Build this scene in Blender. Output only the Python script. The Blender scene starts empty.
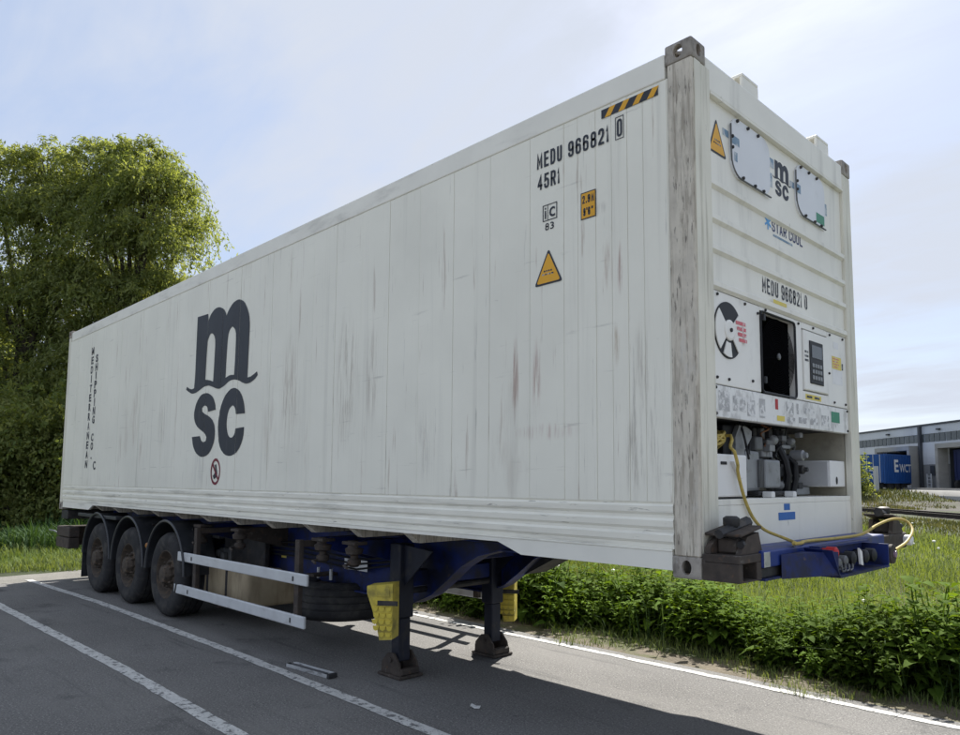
import bpy, bmesh, math, random
import numpy as np
from mathutils import Vector, Matrix

SC = bpy.context.scene
COL = SC.collection
random.seed(4)
RNG = np.random.default_rng(7)
rad = math.radians

# ------------------------------------------------------------------ camera
cam_d = bpy.data.cameras.new('camera')
cam = bpy.data.objects.new('camera', cam_d)
COL.objects.link(cam)
cam.location = (2.0432, -3.5676, 1.70)
cam.rotation_euler = (rad(95.218), rad(-0.327), rad(45.2))
cam_d.sensor_fit = 'HORIZONTAL'
cam_d.sensor_width = 36.0
cam_d.lens = 27.432
cam_d.shift_x = -0.01798
cam_d.shift_y = 0.04824
cam_d.clip_start = 0.05
cam_d.clip_end = 6000
SC.camera = cam
CAMX, CAMY = cam.location.x, cam.location.y

# ------------------------------------------------------------------ light
SUN_DIR = Vector((-0.42, 0.885, 1.0)).normalized()      # towards the sun
EL = math.asin(SUN_DIR.z)
AZ = math.atan2(SUN_DIR.x, SUN_DIR.y)                   # clockwise from +Y
sun_d = bpy.data.lights.new('sun', 'SUN')
sun_d.energy = 2.1
sun_d.angle = rad(0.55)
sun_d.color = (1.0, 0.955, 0.88)
sun = bpy.data.objects.new('sun', sun_d)
COL.objects.link(sun)
sun.rotation_euler = SUN_DIR.to_track_quat('Z', 'Y').to_euler()
sun.location = (0, 0, 40)

W = bpy.data.worlds.new('World')
SC.world = W
W.use_nodes = True
nt = W.node_tree
nt.nodes.clear()
N = nt.nodes.new
out = N('ShaderNodeOutputWorld')
bg = N('ShaderNodeBackground')
bg.inputs['Strength'].default_value = 0.1
sky = N('ShaderNodeTexSky')
sky.sky_type = 'NISHITA'
sky.sun_disc = False
sky.sun_elevation = EL
sky.sun_rotation = AZ
sky.air_density = 1.0
sky.dust_density = 1.2
sky.ozone_density = 1.2
tc = N('ShaderNodeTexCoord')
# thin high cloud: direction projected on a plane overhead, broken by noise
sep = N('ShaderNodeSeparateXYZ')
nt.links.new(tc.outputs['Generated'], sep.inputs[0])
zc = N('ShaderNodeMath'); zc.operation = 'MAXIMUM'; zc.inputs[1].default_value = 0.0
nt.links.new(sep.outputs['Z'], zc.inputs[0])
za = N('ShaderNodeMath'); za.operation = 'ADD'; za.inputs[1].default_value = 0.16
nt.links.new(zc.outputs[0], za.inputs[0])
dx = N('ShaderNodeMath'); dx.operation = 'DIVIDE'
dy = N('ShaderNodeMath'); dy.operation = 'DIVIDE'
nt.links.new(sep.outputs['X'], dx.inputs[0]); nt.links.new(za.outputs[0], dx.inputs[1])
nt.links.new(sep.outputs['Y'], dy.inputs[0]); nt.links.new(za.outputs[0], dy.inputs[1])
cmb = N('ShaderNodeCombineXYZ')
nt.links.new(dx.outputs[0], cmb.inputs[0]); nt.links.new(dy.outputs[0], cmb.inputs[1])
mp = N('ShaderNodeMapping'); mp.inputs['Scale'].default_value = (0.8, 1.15, 1); mp.inputs['Rotation'].default_value = (0, 0, rad(28)); mp.inputs['Location'].default_value = (4.4, 9.0, 0)
nt.links.new(cmb.outputs[0], mp.inputs[0])
n1 = N('ShaderNodeTexNoise'); n1.inputs['Scale'].default_value = 1.15; n1.inputs['Detail'].default_value = 7; n1.inputs['Roughness'].default_value = 0.52; n1.inputs['Distortion'].default_value = 0.35
nt.links.new(mp.outputs[0], n1.inputs[0])
r1 = N('ShaderNodeMapRange'); r1.interpolation_type = 'SMOOTHSTEP'
r1.inputs[1].default_value = 0.38; r1.inputs[2].default_value = 0.62; r1.inputs[3].default_value = 0.24; r1.inputs[4].default_value = 0.97
nt.links.new(n1.outputs['Fac'], r1.inputs[0])
cl = N('ShaderNodeMix'); cl.data_type = 'RGBA'
cl.inputs['B'].default_value = (1.50, 1.62, 1.86, 1)
mp2 = N('ShaderNodeMapping'); mp2.inputs['Scale'].default_value = (0.7, 2.0, 1); mp2.inputs['Rotation'].default_value = (0, 0, rad(-35))
nt.links.new(cmb.outputs[0], mp2.inputs[0])
n2 = N('ShaderNodeTexNoise'); n2.inputs['Scale'].default_value = 2.6; n2.inputs['Detail'].default_value = 8; n2.inputs['Roughness'].default_value = 0.58; n2.inputs['Distortion'].default_value = 0.6
nt.links.new(mp2.outputs[0], n2.inputs[0])
r2 = N('ShaderNodeMapRange'); r2.inputs[1].default_value = 0.32; r2.inputs[2].default_value = 0.68; r2.inputs[3].default_value = -0.22; r2.inputs[4].default_value = 0.22
nt.links.new(n2.outputs['Fac'], r2.inputs[0])
sm_ = N('ShaderNodeMath'); sm_.operation = 'ADD'; sm_.use_clamp = True
nt.links.new(r1.outputs[0], sm_.inputs[0]); nt.links.new(r2.outputs[0], sm_.inputs[1])
nt.links.new(sm_.outputs[0], cl.inputs['Factor'])
dim = N('ShaderNodeMix'); dim.data_type = 'RGBA'; dim.inputs['Factor'].default_value = 0.87
dim.inputs['B'].default_value = (0.80, 0.98, 1.36, 1)
nt.links.new(sky.outputs[0], dim.inputs['A'])
nt.links.new(dim.outputs['Result'], cl.inputs['A'])
nt.links.new(cl.outputs['Result'], bg.inputs['Color'])
nt.links.new(bg.outputs[0], out.inputs['Surface'])

vs = SC.view_settings
vs.view_transform = 'Standard'
vs.look = 'None'
vs.gamma = 1.0
vs.use_curve_mapping = False
vs.exposure = 2.22
SC.cycles.max_bounces = 8
SC.cycles.transparent_max_bounces = 6

# ------------------------------------------------------------------ materials
def surf(name, col, rough=0.6, metal=0.0, var=0.12, vscale=2.5, dirt=(), bump=None, attr=None, transl=0.0, spec=0.4, spots=(), cracks=None, objrand=0.0):
    """dirt: list of (colour, (sx,sy,sz), lo, hi, strength)"""
    m = bpy.data.materials.new(name)
    m.use_nodes = True
    t = m.node_tree
    t.nodes.clear()
    n, l = t.nodes.new, t.links.new
    o = n('ShaderNodeOutputMaterial')
    b = n('ShaderNodeBsdfPrincipled')
    b.inputs['Roughness'].default_value = rough
    b.inputs['Metallic'].default_value = metal
    b.inputs['Specular IOR Level'].default_value = spec
    tcn = n('ShaderNodeTexCoord')
    nz = n('ShaderNodeTexNoise')
    nz.inputs['Scale'].default_value = vscale
    nz.inputs['Detail'].default_value = 5
    l(tcn.outputs['Object'], nz.inputs[0])
    cr = n('ShaderNodeMapRange')
    cr.inputs[1].default_value = 0.3; cr.inputs[2].default_value = 0.7
    cr.inputs[3].default_value = 1 - var; cr.inputs[4].default_value = 1 + var
    l(nz.outputs['Fac'], cr.inputs[0])
    mul = n('ShaderNodeVectorMath'); mul.operation = 'SCALE'
    mul.inputs[0].default_value = col
    l(cr.outputs[0], mul.inputs['Scale'])
    cur = mul.outputs[0]
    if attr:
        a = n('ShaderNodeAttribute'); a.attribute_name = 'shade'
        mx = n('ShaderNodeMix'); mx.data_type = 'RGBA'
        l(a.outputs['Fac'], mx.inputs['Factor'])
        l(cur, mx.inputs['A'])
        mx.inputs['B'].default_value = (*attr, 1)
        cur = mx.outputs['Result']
    for i, (dc, ds, lo, hi, st) in enumerate(dirt):
        mpn = n('ShaderNodeMapping'); mpn.inputs['Scale'].default_value = ds
        mpn.inputs['Location'].default_value = (3.1 * i + 1.7, 5.3 * i, 2.2 * i)
        l(tcn.outputs['Object'], mpn.inputs[0])
        dn = n('ShaderNodeTexNoise'); dn.inputs['Scale'].default_value = 1; dn.inputs['Detail'].default_value = 6; dn.inputs['Roughness'].default_value = 0.62
        l(mpn.outputs[0], dn.inputs[0])
        dr = n('ShaderNodeMapRange'); dr.interpolation_type = 'SMOOTHSTEP'
        dr.inputs[1].default_value = lo; dr.inputs[2].default_value = hi
        dr.inputs[3].default_value = 0; dr.inputs[4].default_value = st
        l(dn.outputs['Fac'], dr.inputs[0])
        mx = n('ShaderNodeMix'); mx.data_type = 'RGBA'
        l(dr.outputs[0], mx.inputs['Factor'])
        l(cur, mx.inputs['A'])
        mx.inputs['B'].default_value = (*dc, 1)
        cur = mx.outputs['Result']
    if objrand:
        oi = n('ShaderNodeObjectInfo'); om = n('ShaderNodeMapRange'); om.inputs[3].default_value = 1 - objrand; om.inputs[4].default_value = 1 + objrand
        l(oi.outputs['Random'], om.inputs[0])
        osn = n('ShaderNodeVectorMath'); osn.operation = 'SCALE'; l(cur, osn.inputs[0]); l(om.outputs[0], osn.inputs['Scale'])
        cur = osn.outputs[0]
    if cracks:
        wn = n('ShaderNodeTexNoise'); wn.inputs['Scale'].default_value = 3.0; wn.inputs['Detail'].default_value = 6
        l(tcn.outputs['Object'], wn.inputs[0])
        wa = n('ShaderNodeVectorMath'); wa.operation = 'MULTIPLY_ADD'; wa.inputs[1].default_value = (.35, .35, 0)
        l(wn.outputs['Color'], wa.inputs[0]); l(tcn.outputs['Object'], wa.inputs[2])
        vo = n('ShaderNodeTexVoronoi'); vo.feature = 'DISTANCE_TO_EDGE'; vo.inputs['Scale'].default_value = 0.42
        l(wa.outputs[0], vo.inputs['Vector'])
        vr = n('ShaderNodeMapRange'); vr.inputs[1].default_value = 0.0055; vr.inputs[2].default_value = 0.0015; vr.inputs[3].default_value = 0; vr.inputs[4].default_value = 0.75
        l(vo.outputs['Distance'], vr.inputs[0])
        km = n('ShaderNodeTexNoise'); km.inputs['Scale'].default_value = 0.5
        l(tcn.outputs['Object'], km.inputs[0])
        kr = n('ShaderNodeMapRange'); kr.inputs[1].default_value = 0.46; kr.inputs[2].default_value = 0.56; l(km.outputs['Fac'], kr.inputs[0])
        mm = n('ShaderNodeMath'); mm.operation = 'MULTIPLY'; l(vr.outputs[0], mm.inputs[0]); l(kr.outputs[0], mm.inputs[1])
        mx = n('ShaderNodeMix'); mx.data_type = 'RGBA'
        l(mm.outputs[0], mx.inputs['Factor']); l(cur, mx.inputs['A']); mx.inputs['B'].default_value = (*cracks, 1)
        cur = mx.outputs['Result']
    if spots:
        # rubbed and rusty places with a shape of their own: soft ellipse x vertical scratch noise
        mpn = n('ShaderNodeMapping'); mpn.inputs['Scale'].default_value = (40, 40, 2.4)
        l(tcn.outputs['Object'], mpn.inputs[0])
        sn = n('ShaderNodeTexNoise'); sn.inputs['Scale'].default_value = 1; sn.inputs['Detail'].default_value = 7; sn.inputs['Roughness'].default_value = 0.7
        l(mpn.outputs[0], sn.inputs[0])
        sr = n('ShaderNodeMapRange'); sr.interpolation_type = 'SMOOTHSTEP'; sr.inputs[1].default_value = 0.42; sr.inputs[2].default_value = 0.66
        l(sn.outputs['Fac'], sr.inputs[0])
        for (sx, sz, rx, rz, scol, st) in spots:
            ms_ = n('ShaderNodeMapping'); ms_.vector_type = 'POINT'
            ms_.inputs['Scale'].default_value = (1 / rx, 0, 1 / rz)
            ms_.inputs['Location'].default_value = (-(sx + 6.096) / rx, 0, -(sz - 1.175) / rz)
            l(tcn.outputs['Object'], ms_.inputs[0])
            ln_ = n('ShaderNodeVectorMath'); ln_.operation = 'LENGTH'; l(ms_.outputs[0], ln_.inputs[0])
            fr = n('ShaderNodeMapRange'); fr.interpolation_type = 'SMOOTHSTEP'; fr.inputs[1].default_value = 1.0; fr.inputs[2].default_value = 0.25; fr.inputs[3].default_value = 0; fr.inputs[4].default_value = st * .66
            l(ln_.outputs['Value'], fr.inputs[0])
            mu = n('ShaderNodeMath'); mu.operation = 'MULTIPLY'; l(fr.outputs[0], mu.inputs[0]); l(sr.outputs[0], mu.inputs[1])
            mx = n('ShaderNodeMix'); mx.data_type = 'RGBA'
            l(mu.outputs[0], mx.inputs['Factor']); l(cur, mx.inputs['A']); mx.inputs['B'].default_value = (*scol, 1)
            cur = mx.outputs['Result']
    l(cur, b.inputs['Base Color'])
    if bump:
        bn = n('ShaderNodeTexNoise'); bn.inputs['Scale'].default_value = bump[0]; bn.inputs['Detail'].default_value = 4
        l(tcn.outputs['Object'], bn.inputs[0])
        bp = n('ShaderNodeBump'); bp.inputs['Strength'].default_value = bump[1]; bp.inputs['Distance'].default_value = bump[2] if len(bump) > 2 else 0.01
        l(bn.outputs['Fac'], bp.inputs['Height'])
        l(bp.outputs[0], b.inputs['Normal'])
    if transl > 0:
        tr = n('ShaderNodeBsdfTranslucent')
        br = n('ShaderNodeVectorMath'); br.operation = 'MULTIPLY'; br.inputs[1].default_value = (1.35, 1.25, 0.5)
        l(cur, br.inputs[0])
        l(br.outputs[0], tr.inputs['Color'])
        ms = n('ShaderNodeMixShader'); ms.inputs[0].default_value = transl
        l(b.outputs[0], ms.inputs[1]); l(tr.outputs[0], ms.inputs[2])
        l(ms.outputs[0], o.inputs['Surface'])
    else:
        l(b.outputs[0], o.inputs['Surface'])
    return m

GREY = (0.27, 0.26, 0.235); RUST = (0.22, 0.105, 0.06); SOOT = (0.12, 0.115, 0.105)
M = {}
M['panel'] = surf('white_side_paint', (0.82, 0.81, 0.715), 0.5, var=0.05, vscale=1.2, dirt=[
    (GREY, (11, 11, 0.35), 0.54, 0.78, 0.20), (GREY, (0.9, 0.9, 0.9), 0.50, 0.78, 0.07), (RUST, (15, 15, 0.9), 0.62, 0.71, 0.36), ((0.36, 0.29, 0.23), (2.2, 2.2, 0.5), 0.60, 0.74, 0.30), (SOOT, (5, 5, 30), 0.70, 0.78, 0.35), (GREY, (30, 30, 1.6), 0.63, 0.72, 0.40), (GREY, (2, 2, 26), 0.64, 0.74, 0.30)], bump=(2.2, 0.35, 0.02), spots=[
    (-8.74, 2.58, .22, .55, (.30, .21, .15), .7), (-7.73, 2.46, .20, .50, (.24, .21, .18), .7), (-4.45, 2.55, .24, .70, (.27, .20, .15), .8), (-3.45, 2.60, .22, .75, (.24, .18, .13), .95), (-3.07, 2.62, .14, .55, (.26, .20, .16), .7),
    (-1.39, 2.40, .05, .34, (.26, .09, .07), .95), (-1.19, 2.36, .05, .34, (.30, .12, .10), .9), (-1.1, 2.02, .35, .07, (.34, .15, .14), .6), (-.60, 3.02, .05, .20, (.26, .12, .06), .9), (-.51, 2.99, .03, .20, (.25, .09, .07), .95), (-.55, 2.52, .04, .16, (.30, .19, .09), .95),
    (-.42, 1.86, .10, .36, (.22, .19, .16), .85), (-.28, 1.98, .07, .50, (.22, .19, .17), .8), (-.36, 2.35, .08, .40, (.28, .24, .20), .6), (-2.35, 1.97, .15, .35, (.28, .26, .24), .6), (-6.55, 1.80, .25, .30, (.33, .33, .33), .6), (-.72, 3.40, .16, .06, (.25, .22, .20), .7)])
M['kick'] = surf('white_kick_paint', (0.84, 0.825, 0.73), 0.5, var=0.05, dirt=[
    (GREY, (1.2, 4, 16), 0.50, 0.72, 0.42), (SOOT, (4, 20, 34), 0.62, 0.72, 0.7), (RUST, (4, 14, 20), 0.70, 0.77, 0.5)])
M['rail'] = surf('white_rail_paint', (0.81, 0.80, 0.725), 0.5, var=0.05, dirt=[
    (GREY, (1.5, 6, 6), 0.52, 0.75, 0.35), (SOOT, (9, 25, 25), 0.66, 0.75, 0.5)])
M['post_worn'] = surf('worn_bare_post', (0.58, 0.54, 0.46), 0.75, var=0.2, vscale=6, dirt=[
    ((0.32, 0.285, 0.23), (34, 34, 2.2), 0.44, 0.62, 0.75), ((0.62, 0.58, 0.49), (26, 26, 5.0), 0.52, 0.60, 0.85), (RUST, (20, 20, 4), 0.64, 0.75, 0.6), ((0.12, 0.105, 0.09), (70, 70, 9), 0.58, 0.66, 0.75), ((0.58, 0.56, 0.51), (9, 9, 1.6), 0.58, 0.66, 0.7)], bump=(40, 0.4, 0.004))
M['post_cream'] = surf('cream_post_paint', (0.72, 0.70, 0.60), 0.6, var=0.08, dirt=[
    ((0.30, 0.27, 0.20), (18, 18, 1.0), 0.5, 0.72, 0.6), (RUST, (30, 30, 5), 0.68, 0.76, 0.6), (SOOT, (14, 14, 9), 0.68, 0.76, 0.6)])
M['casting'] = surf('worn_casting_steel', (0.33, 0.305, 0.27), 0.75, var=0.25, vscale=9, dirt=[
    ((0.12, 0.105, 0.09), (14, 14, 8), 0.45, 0.65, 0.7), ((0.42, 0.41, 0.38), (18, 18, 12), 0.60, 0.72, 0.7), (RUST, (12, 12, 9), 0.58, 0.7, 0.5)], bump=(60, 0.4, 0.004))
M['front'] = surf('white_front_paint', (0.82, 0.805, 0.73), 0.5, var=0.05, dirt=[
    ((0.40, 0.39, 0.35), (5, 5, 0.6), 0.52, 0.76, 0.4), (SOOT, (9, 9, 5), 0.69, 0.77, 0.4), (RUST, (11, 11, 3), 0.72, 0.78, 0.5)])
M['unit'] = surf('white_unit_paint', (0.81, 0.80, 0.755), 0.45, var=0.04, dirt=[
    ((0.40, 0.38, 0.35), (4, 4, 2.5), 0.54, 0.76, 0.40), (SOOT, (16, 16, 10), 0.70, 0.77, 0.5), (RUST, (12, 12, 10), 0.72, 0.78, 0.5)])
M['unit_worn'] = surf('scuffed_unit_paint', (0.79, 0.79, 0.77), 0.5, var=0.05, dirt=[
    ((0.36, 0.35, 0.34), (10, 10, 6), 0.48, 0.62, 0.55), (SOOT, (24, 24, 14), 0.64, 0.72, 0.6)])
M['worn_grey'] = surf('rubbed_grey_print', (0.42, 0.42, 0.42), 0.6, dirt=[((0.78, 0.78, 0.77), (22, 22, 22), 0.44, 0.56, 0.9), ((0.14, 0.14, 0.14), (40, 40, 40), 0.60, 0.68, 0.6)])
M['cover'] = surf('pale_access_cover', (0.70, 0.72, 0.745), 0.4, var=0.04, dirt=[(GREY, (3, 3, 3), 0.55, 0.78, 0.3)])
M['bay'] = surf('beige_bay_lining', (0.40, 0.375, 0.30), 0.7, var=0.12, dirt=[(SOOT, (4, 4, 4), 0.52, 0.75, 0.6)])
M['black'] = surf('black_plastic', (0.012, 0.013, 0.016), 0.55, var=0.2)
M['void'] = surf('black_mesh', (0.005, 0.005, 0.006), 1.0, var=0.1, spec=0.05)
M['dark'] = surf('dark_steel', (0.035, 0.035, 0.037), 0.6, metal=0.2, var=0.3, vscale=10, dirt=[((0.10, 0.085, 0.07), (9, 9, 9), 0.5, 0.7, 0.6)])
M['grey_alloy'] = surf('grey_machine_casting', (0.26, 0.27, 0.28), 0.5, metal=0.2, var=0.1, vscale=8, dirt=[(SOOT, (14, 14, 14), 0.55, 0.72, 0.5)], bump=(60, 0.2, 0.003))
M['grey_dark'] = surf('dark_machine_casting', (0.13, 0.135, 0.14), 0.5, metal=0.3, var=0.2, vscale=12, dirt=[(SOOT, (18, 18, 18), 0.5, 0.7, 0.6)])
M['box_white'] = surf('white_box_plastic', (0.78, 0.78, 0.77), 0.4, var=0.04, dirt=[(GREY, (6, 6, 4), 0.56, 0.76, 0.35)])
M['box_grey'] = surf('grey_box_plastic', (0.50, 0.51, 0.52), 0.45, var=0.04, dirt=[(GREY, (5, 5, 5), 0.55, 0.76, 0.3)])
M['ink'] = surf('charcoal_print', (0.028, 0.034, 0.046), 0.55, var=0.12, vscale=4, dirt=[((0.16, 0.17, 0.18), (9, 9, 1.0), 0.58, 0.75, 0.35)])
M['ink_worn'] = surf('faded_print', (0.04, 0.045, 0.055), 0.6, var=0.1, dirt=[((0.5, 0.5, 0.49), (25, 25, 25), 0.54, 0.62, 0.8)])
M['ink_blue'] = surf('dark_blue_print', (0.02, 0.03, 0.12), 0.5)
M['sky_blue'] = surf('light_blue_print', (0.10, 0.36, 0.72), 0.5)
M['blue_sticker'] = surf('blue_sticker', (0.02, 0.13, 0.42), 0.4)
M['teal_print'] = surf('faded_blue_print', (0.16, 0.26, 0.36), 0.5, dirt=[((0.6, 0.62, 0.62), (14, 14, 14), 0.45, 0.6, 0.8)])
M['yellow'] = surf('amber_sign', (0.72, 0.37, 0.02), 0.45, var=0.08, dirt=[(GREY, (12, 12, 12), 0.58, 0.75, 0.3)])
M['pale_yellow'] = surf('pale_yellow_sticker', (0.72, 0.58, 0.10), 0.5, var=0.1, dirt=[((0.6, 0.58, 0.5), (25, 25, 25), 0.54, 0.66, 0.6)])
M['red'] = surf('red_print', (0.42, 0.015, 0.02), 0.5, var=0.1)
M['red_faded'] = surf('faded_red_print', (0.60, 0.12, 0.14), 0.5, dirt=[((0.66, 0.6, 0.6), (30, 30, 30), 0.5, 0.62, 0.8)])
M['dark_red'] = surf('dark_red_print', (0.17, 0.012, 0.03), 0.5)
M['green'] = surf('green_sticker', (0.03, 0.24, 0.13), 0.45, dirt=[((0.5, 0.55, 0.5), (18, 18, 18), 0.62, 0.7, 0.6)])
M['white_sticker'] = surf('white_sticker', (0.74, 0.74, 0.74), 0.45, dirt=[(GREY, (18, 18, 18), 0.55, 0.75, 0.3)])
M['blue_skylit'] = surf('blue_beam_paint', (0.012, 0.034, 0.185), 0.45, var=0.15, vscale=5, dirt=[((0.05, 0.055, 0.08), (4, 7, 7), 0.48, 0.68, 0.7), ((0.14, 0.13, 0.12), (14, 14, 14), 0.62, 0.74, 0.6)])  # lighter copy of the chassis blue: skylight on the front beam put into colour
M['blue'] = surf('blue_chassis_paint', (0.007, 0.020, 0.125), 0.55, var=0.25, vscale=6, dirt=[  # same blue darkened: shade under the container put into the colour
    ((0.016, 0.017, 0.022), (5, 5, 5), 0.42, 0.62, 0.8), ((0.14, 0.10, 0.07), (11, 11, 11), 0.62, 0.74, 0.6)])
M['leg_black'] = surf('grimy_black_leg_steel', (0.012, 0.015, 0.028), 0.6, var=0.3, vscale=8, dirt=[((0.05, 0.045, 0.04), (9, 9, 6), 0.52, 0.70, 0.6)])
M['brown_steel'] = surf('rusty_brown_steel', (0.060, 0.048, 0.040), 0.8, var=0.25, vscale=12, dirt=[
    ((0.035, 0.03, 0.028), (10, 10, 10), 0.45, 0.65, 0.7), ((0.15, 0.085, 0.05), (16, 16, 16), 0.58, 0.72, 0.55), ((0.16, 0.15, 0.135), (22, 22, 22), 0.60, 0.70, 0.5)], bump=(70, 0.4, 0.003))
M['galv'] = surf('galvanised_rail', (0.60, 0.62, 0.635), 0.42, metal=0.15, var=0.08, vscale=5, dirt=[(GREY, (4, 10, 10), 0.55, 0.76, 0.4), (SOOT, (9, 30, 30), 0.68, 0.76, 0.5)])
M['silver'] = surf('scuffed_aluminium', (0.55, 0.56, 0.57), 0.35, metal=0.6, var=0.15, vscale=12, dirt=[(SOOT, (10, 30, 30), 0.5, 0.7, 0.6)])
M['tyre'] = surf('tyre_rubber', (0.030, 0.030, 0.032), 0.8, var=0.25, vscale=6, dirt=[((0.085, 0.08, 0.072), (5, 5, 5), 0.46, 0.72, 0.7)], bump=(90, 0.25, 0.003), spec=0.25)
M['rim'] = surf('rusty_wheel_rim', (0.07, 0.055, 0.042), 0.75, var=0.3, vscale=14, dirt=[((0.15, 0.105, 0.07), (12, 12, 12), 0.52, 0.7, 0.7), ((0.03, 0.027, 0.025), (16, 16, 16), 0.52, 0.68, 0.7)])
M['guard'] = surf('black_mudguard_plastic', (0.022, 0.024, 0.028), 0.5, var=0.2, dirt=[((0.10, 0.10, 0.10), (4, 4, 4), 0.5, 0.75, 0.5)])
M['guard_trim'] = surf('grey_mudguard_edge', (0.045, 0.048, 0.054), 0.4, var=0.2)
M['tank'] = surf('beige_tank_plastic', (0.40, 0.33, 0.22), 0.6, var=0.15, vscale=4, dirt=[((0.22, 0.17, 0.11), (7, 7, 1.5), 0.45, 0.7, 0.7)])
M['chock'] = surf('yellow_chock_plastic', (0.66, 0.53, 0.07), 0.55, var=0.10, dirt=[((0.25, 0.20, 0.06), (9, 9, 9), 0.5, 0.72, 0.6)])
M['chock_dirty'] = surf('grimy_yellow_plastic', (0.60, 0.49, 0.08), 0.6, var=0.1, dirt=[((0.16, 0.13, 0.05), (7, 7, 7), 0.45, 0.68, 0.7)])
M['cable'] = surf('yellow_cable_rubber', (0.46, 0.35, 0.09), 0.6, var=0.15, vscale=20, dirt=[((0.2, 0.16, 0.06), (22, 22, 22), 0.55, 0.7, 0.6)])
M['white_paint'] = surf('worn_road_paint', (0.55, 0.55, 0.53), 0.8, var=0.12, vscale=8, dirt=[((0.085, 0.085, 0.09), (14, 14, 14), 0.52, 0.64, 0.85), ((0.10, 0.10, 0.10), (60, 60, 60), 0.55, 0.66, 0.8)])
M['asphalt'] = surf('asphalt', (0.172, 0.168, 0.162), 0.9, var=0.16, vscale=0.8, dirt=[
    ((0.38, 0.37, 0.355), (60, 60, 60), 0.53, 0.64, 0.65), ((0.060, 0.060, 0.061), (85, 85, 85), 0.52, 0.63, 0.75), ((0.20, 0.195, 0.185), (0.7, 2.2, 1), 0.46, 0.70, 0.55), ((0.062, 0.062, 0.064), (1.4, 1.4, 1), 0.57, 0.74, 0.7), ((0.030, 0.030, 0.032), (3.5, 3.5, 1), 0.67, 0.74, 0.6), ((0.08, 0.08, 0.08), (0.35, 5, 1), 0.58, 0.70, 0.5)], bump=(150, 0.8, 0.006), spec=0.25)
M['asphalt_old'] = surf('pale_worn_asphalt', (0.105, 0.103, 0.102), 0.9, var=0.10, vscale=0.9, dirt=[
    ((0.20, 0.195, 0.19), (75, 75, 75), 0.52, 0.66, 0.65), ((0.036, 0.036, 0.038), (100, 100, 100), 0.53, 0.66, 0.7), ((0.14, 0.135, 0.125), (0.8, 3, 1), 0.50, 0.75, 0.4)], bump=(140, 0.8, 0.006), spec=0.25)
M['dirt'] = surf('dusty_soil', (0.125, 0.105, 0.075), 0.95, var=0.2, vscale=3, dirt=[((0.21, 0.18, 0.135), (30, 30, 30), 0.5, 0.66, 0.7), ((0.075, 0.085, 0.03), (2.2, 2.2, 2.2), 0.46, 0.62, 0.85), ((0.09, 0.07, 0.05), (55, 55, 55), 0.55, 0.66, 0.7)], bump=(40, 0.8, 0.02))
M['dirt_pale'] = surf('pale_gravel_apron', (0.165, 0.160, 0.145), 0.95, var=0.15, vscale=3, dirt=[((0.25, 0.24, 0.22), (40, 40, 40), 0.5, 0.66, 0.7), ((0.09, 0.08, 0.07), (60, 60, 60), 0.55, 0.66, 0.6)], bump=(50, 0.7, 0.02))
M['ground'] = surf('grassy_soil', (0.030, 0.042, 0.011), 0.95, var=0.3, vscale=0.6, dirt=[((0.055, 0.058, 0.024), (1.3, 1.3, 1.3), 0.5, 0.7, 0.6), ((0.055, 0.045, 0.03), (4, 4, 4), 0.58, 0.72, 0.5)], bump=(6, 0.8, 0.05))
M['gravel'] = surf('railway_gravel', (0.060, 0.055, 0.047), 0.95, var=0.2, vscale=1.2, dirt=[((0.06, 0.075, 0.03), (0.5, 0.5, 0.5), 0.44, 0.60, 0.8), ((0.08, 0.07, 0.06), (9, 9, 9), 0.54, 0.68, 0.7)], bump=(8, 0.8, 0.06))
M['concrete'] = surf('grey_concrete', (0.30, 0.295, 0.28), 0.85, var=0.12, vscale=0.8, dirt=[((0.2, 0.2, 0.19), (0.6, 0.6, 1.6), 0.52, 0.74, 0.5)])
M['clad'] = surf('grey_wall_cladding', (0.54, 0.56, 0.59), 0.5, metal=0.1, var=0.05, vscale=0.4, dirt=[((0.22, 0.235, 0.26), (0.4, 0.4, 0.2), 0.5, 0.75, 0.4)])
M['clad_low'] = surf('grey_wall_plinth', (0.23, 0.235, 0.24), 0.7, var=0.1, vscale=0.5)
M['trim'] = surf('dark_roof_trim', (0.05, 0.055, 0.065), 0.5)
M['win'] = surf('dull_window_glass', (0.085, 0.10, 0.105), 0.25, var=0.15, vscale=0.5)
M['win_frame'] = surf('pale_window_frame', (0.36, 0.38, 0.40), 0.5)
M['cont_blue'] = surf('blue_container_paint', (0.012, 0.075, 0.27), 0.45, var=0.1, vscale=0.6)
M['cont_navy'] = surf('navy_container_paint', (0.010, 0.018, 0.075), 0.5, var=0.1, vscale=0.6)
M['rail_steel'] = surf('rusty_rail_steel', (0.035, 0.026, 0.022), 0.7, metal=0.3)
M['wood'] = surf('grey_sleeper_wood', (0.06, 0.05, 0.042), 0.9)
M['bark'] = surf('grey_brown_bark', (0.055, 0.045, 0.033), 0.9, var=0.3, vscale=4, bump=(12, 0.8, 0.03))
M['willow'] = surf('willow_leaf', (0.155, 0.200, 0.066), 0.75, var=0.25, vscale=0.45, attr=(0.300, 0.335, 0.150), transl=0.55, spec=.25)
M['willow_dark'] = surf('dark_shrub_leaf', (0.150, 0.200, 0.066), 0.75, var=0.25, vscale=0.5, attr=(0.27, 0.29, 0.105), transl=0.5, spec=.2)
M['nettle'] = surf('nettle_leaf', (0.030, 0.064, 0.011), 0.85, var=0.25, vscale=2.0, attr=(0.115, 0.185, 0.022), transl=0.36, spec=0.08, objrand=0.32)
M['grass'] = surf('meadow_grass', (0.120, 0.160, 0.036), 0.85, var=0.25, vscale=0.5, attr=(0.235, 0.300, 0.105), transl=0.36, spec=.2)
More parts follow.
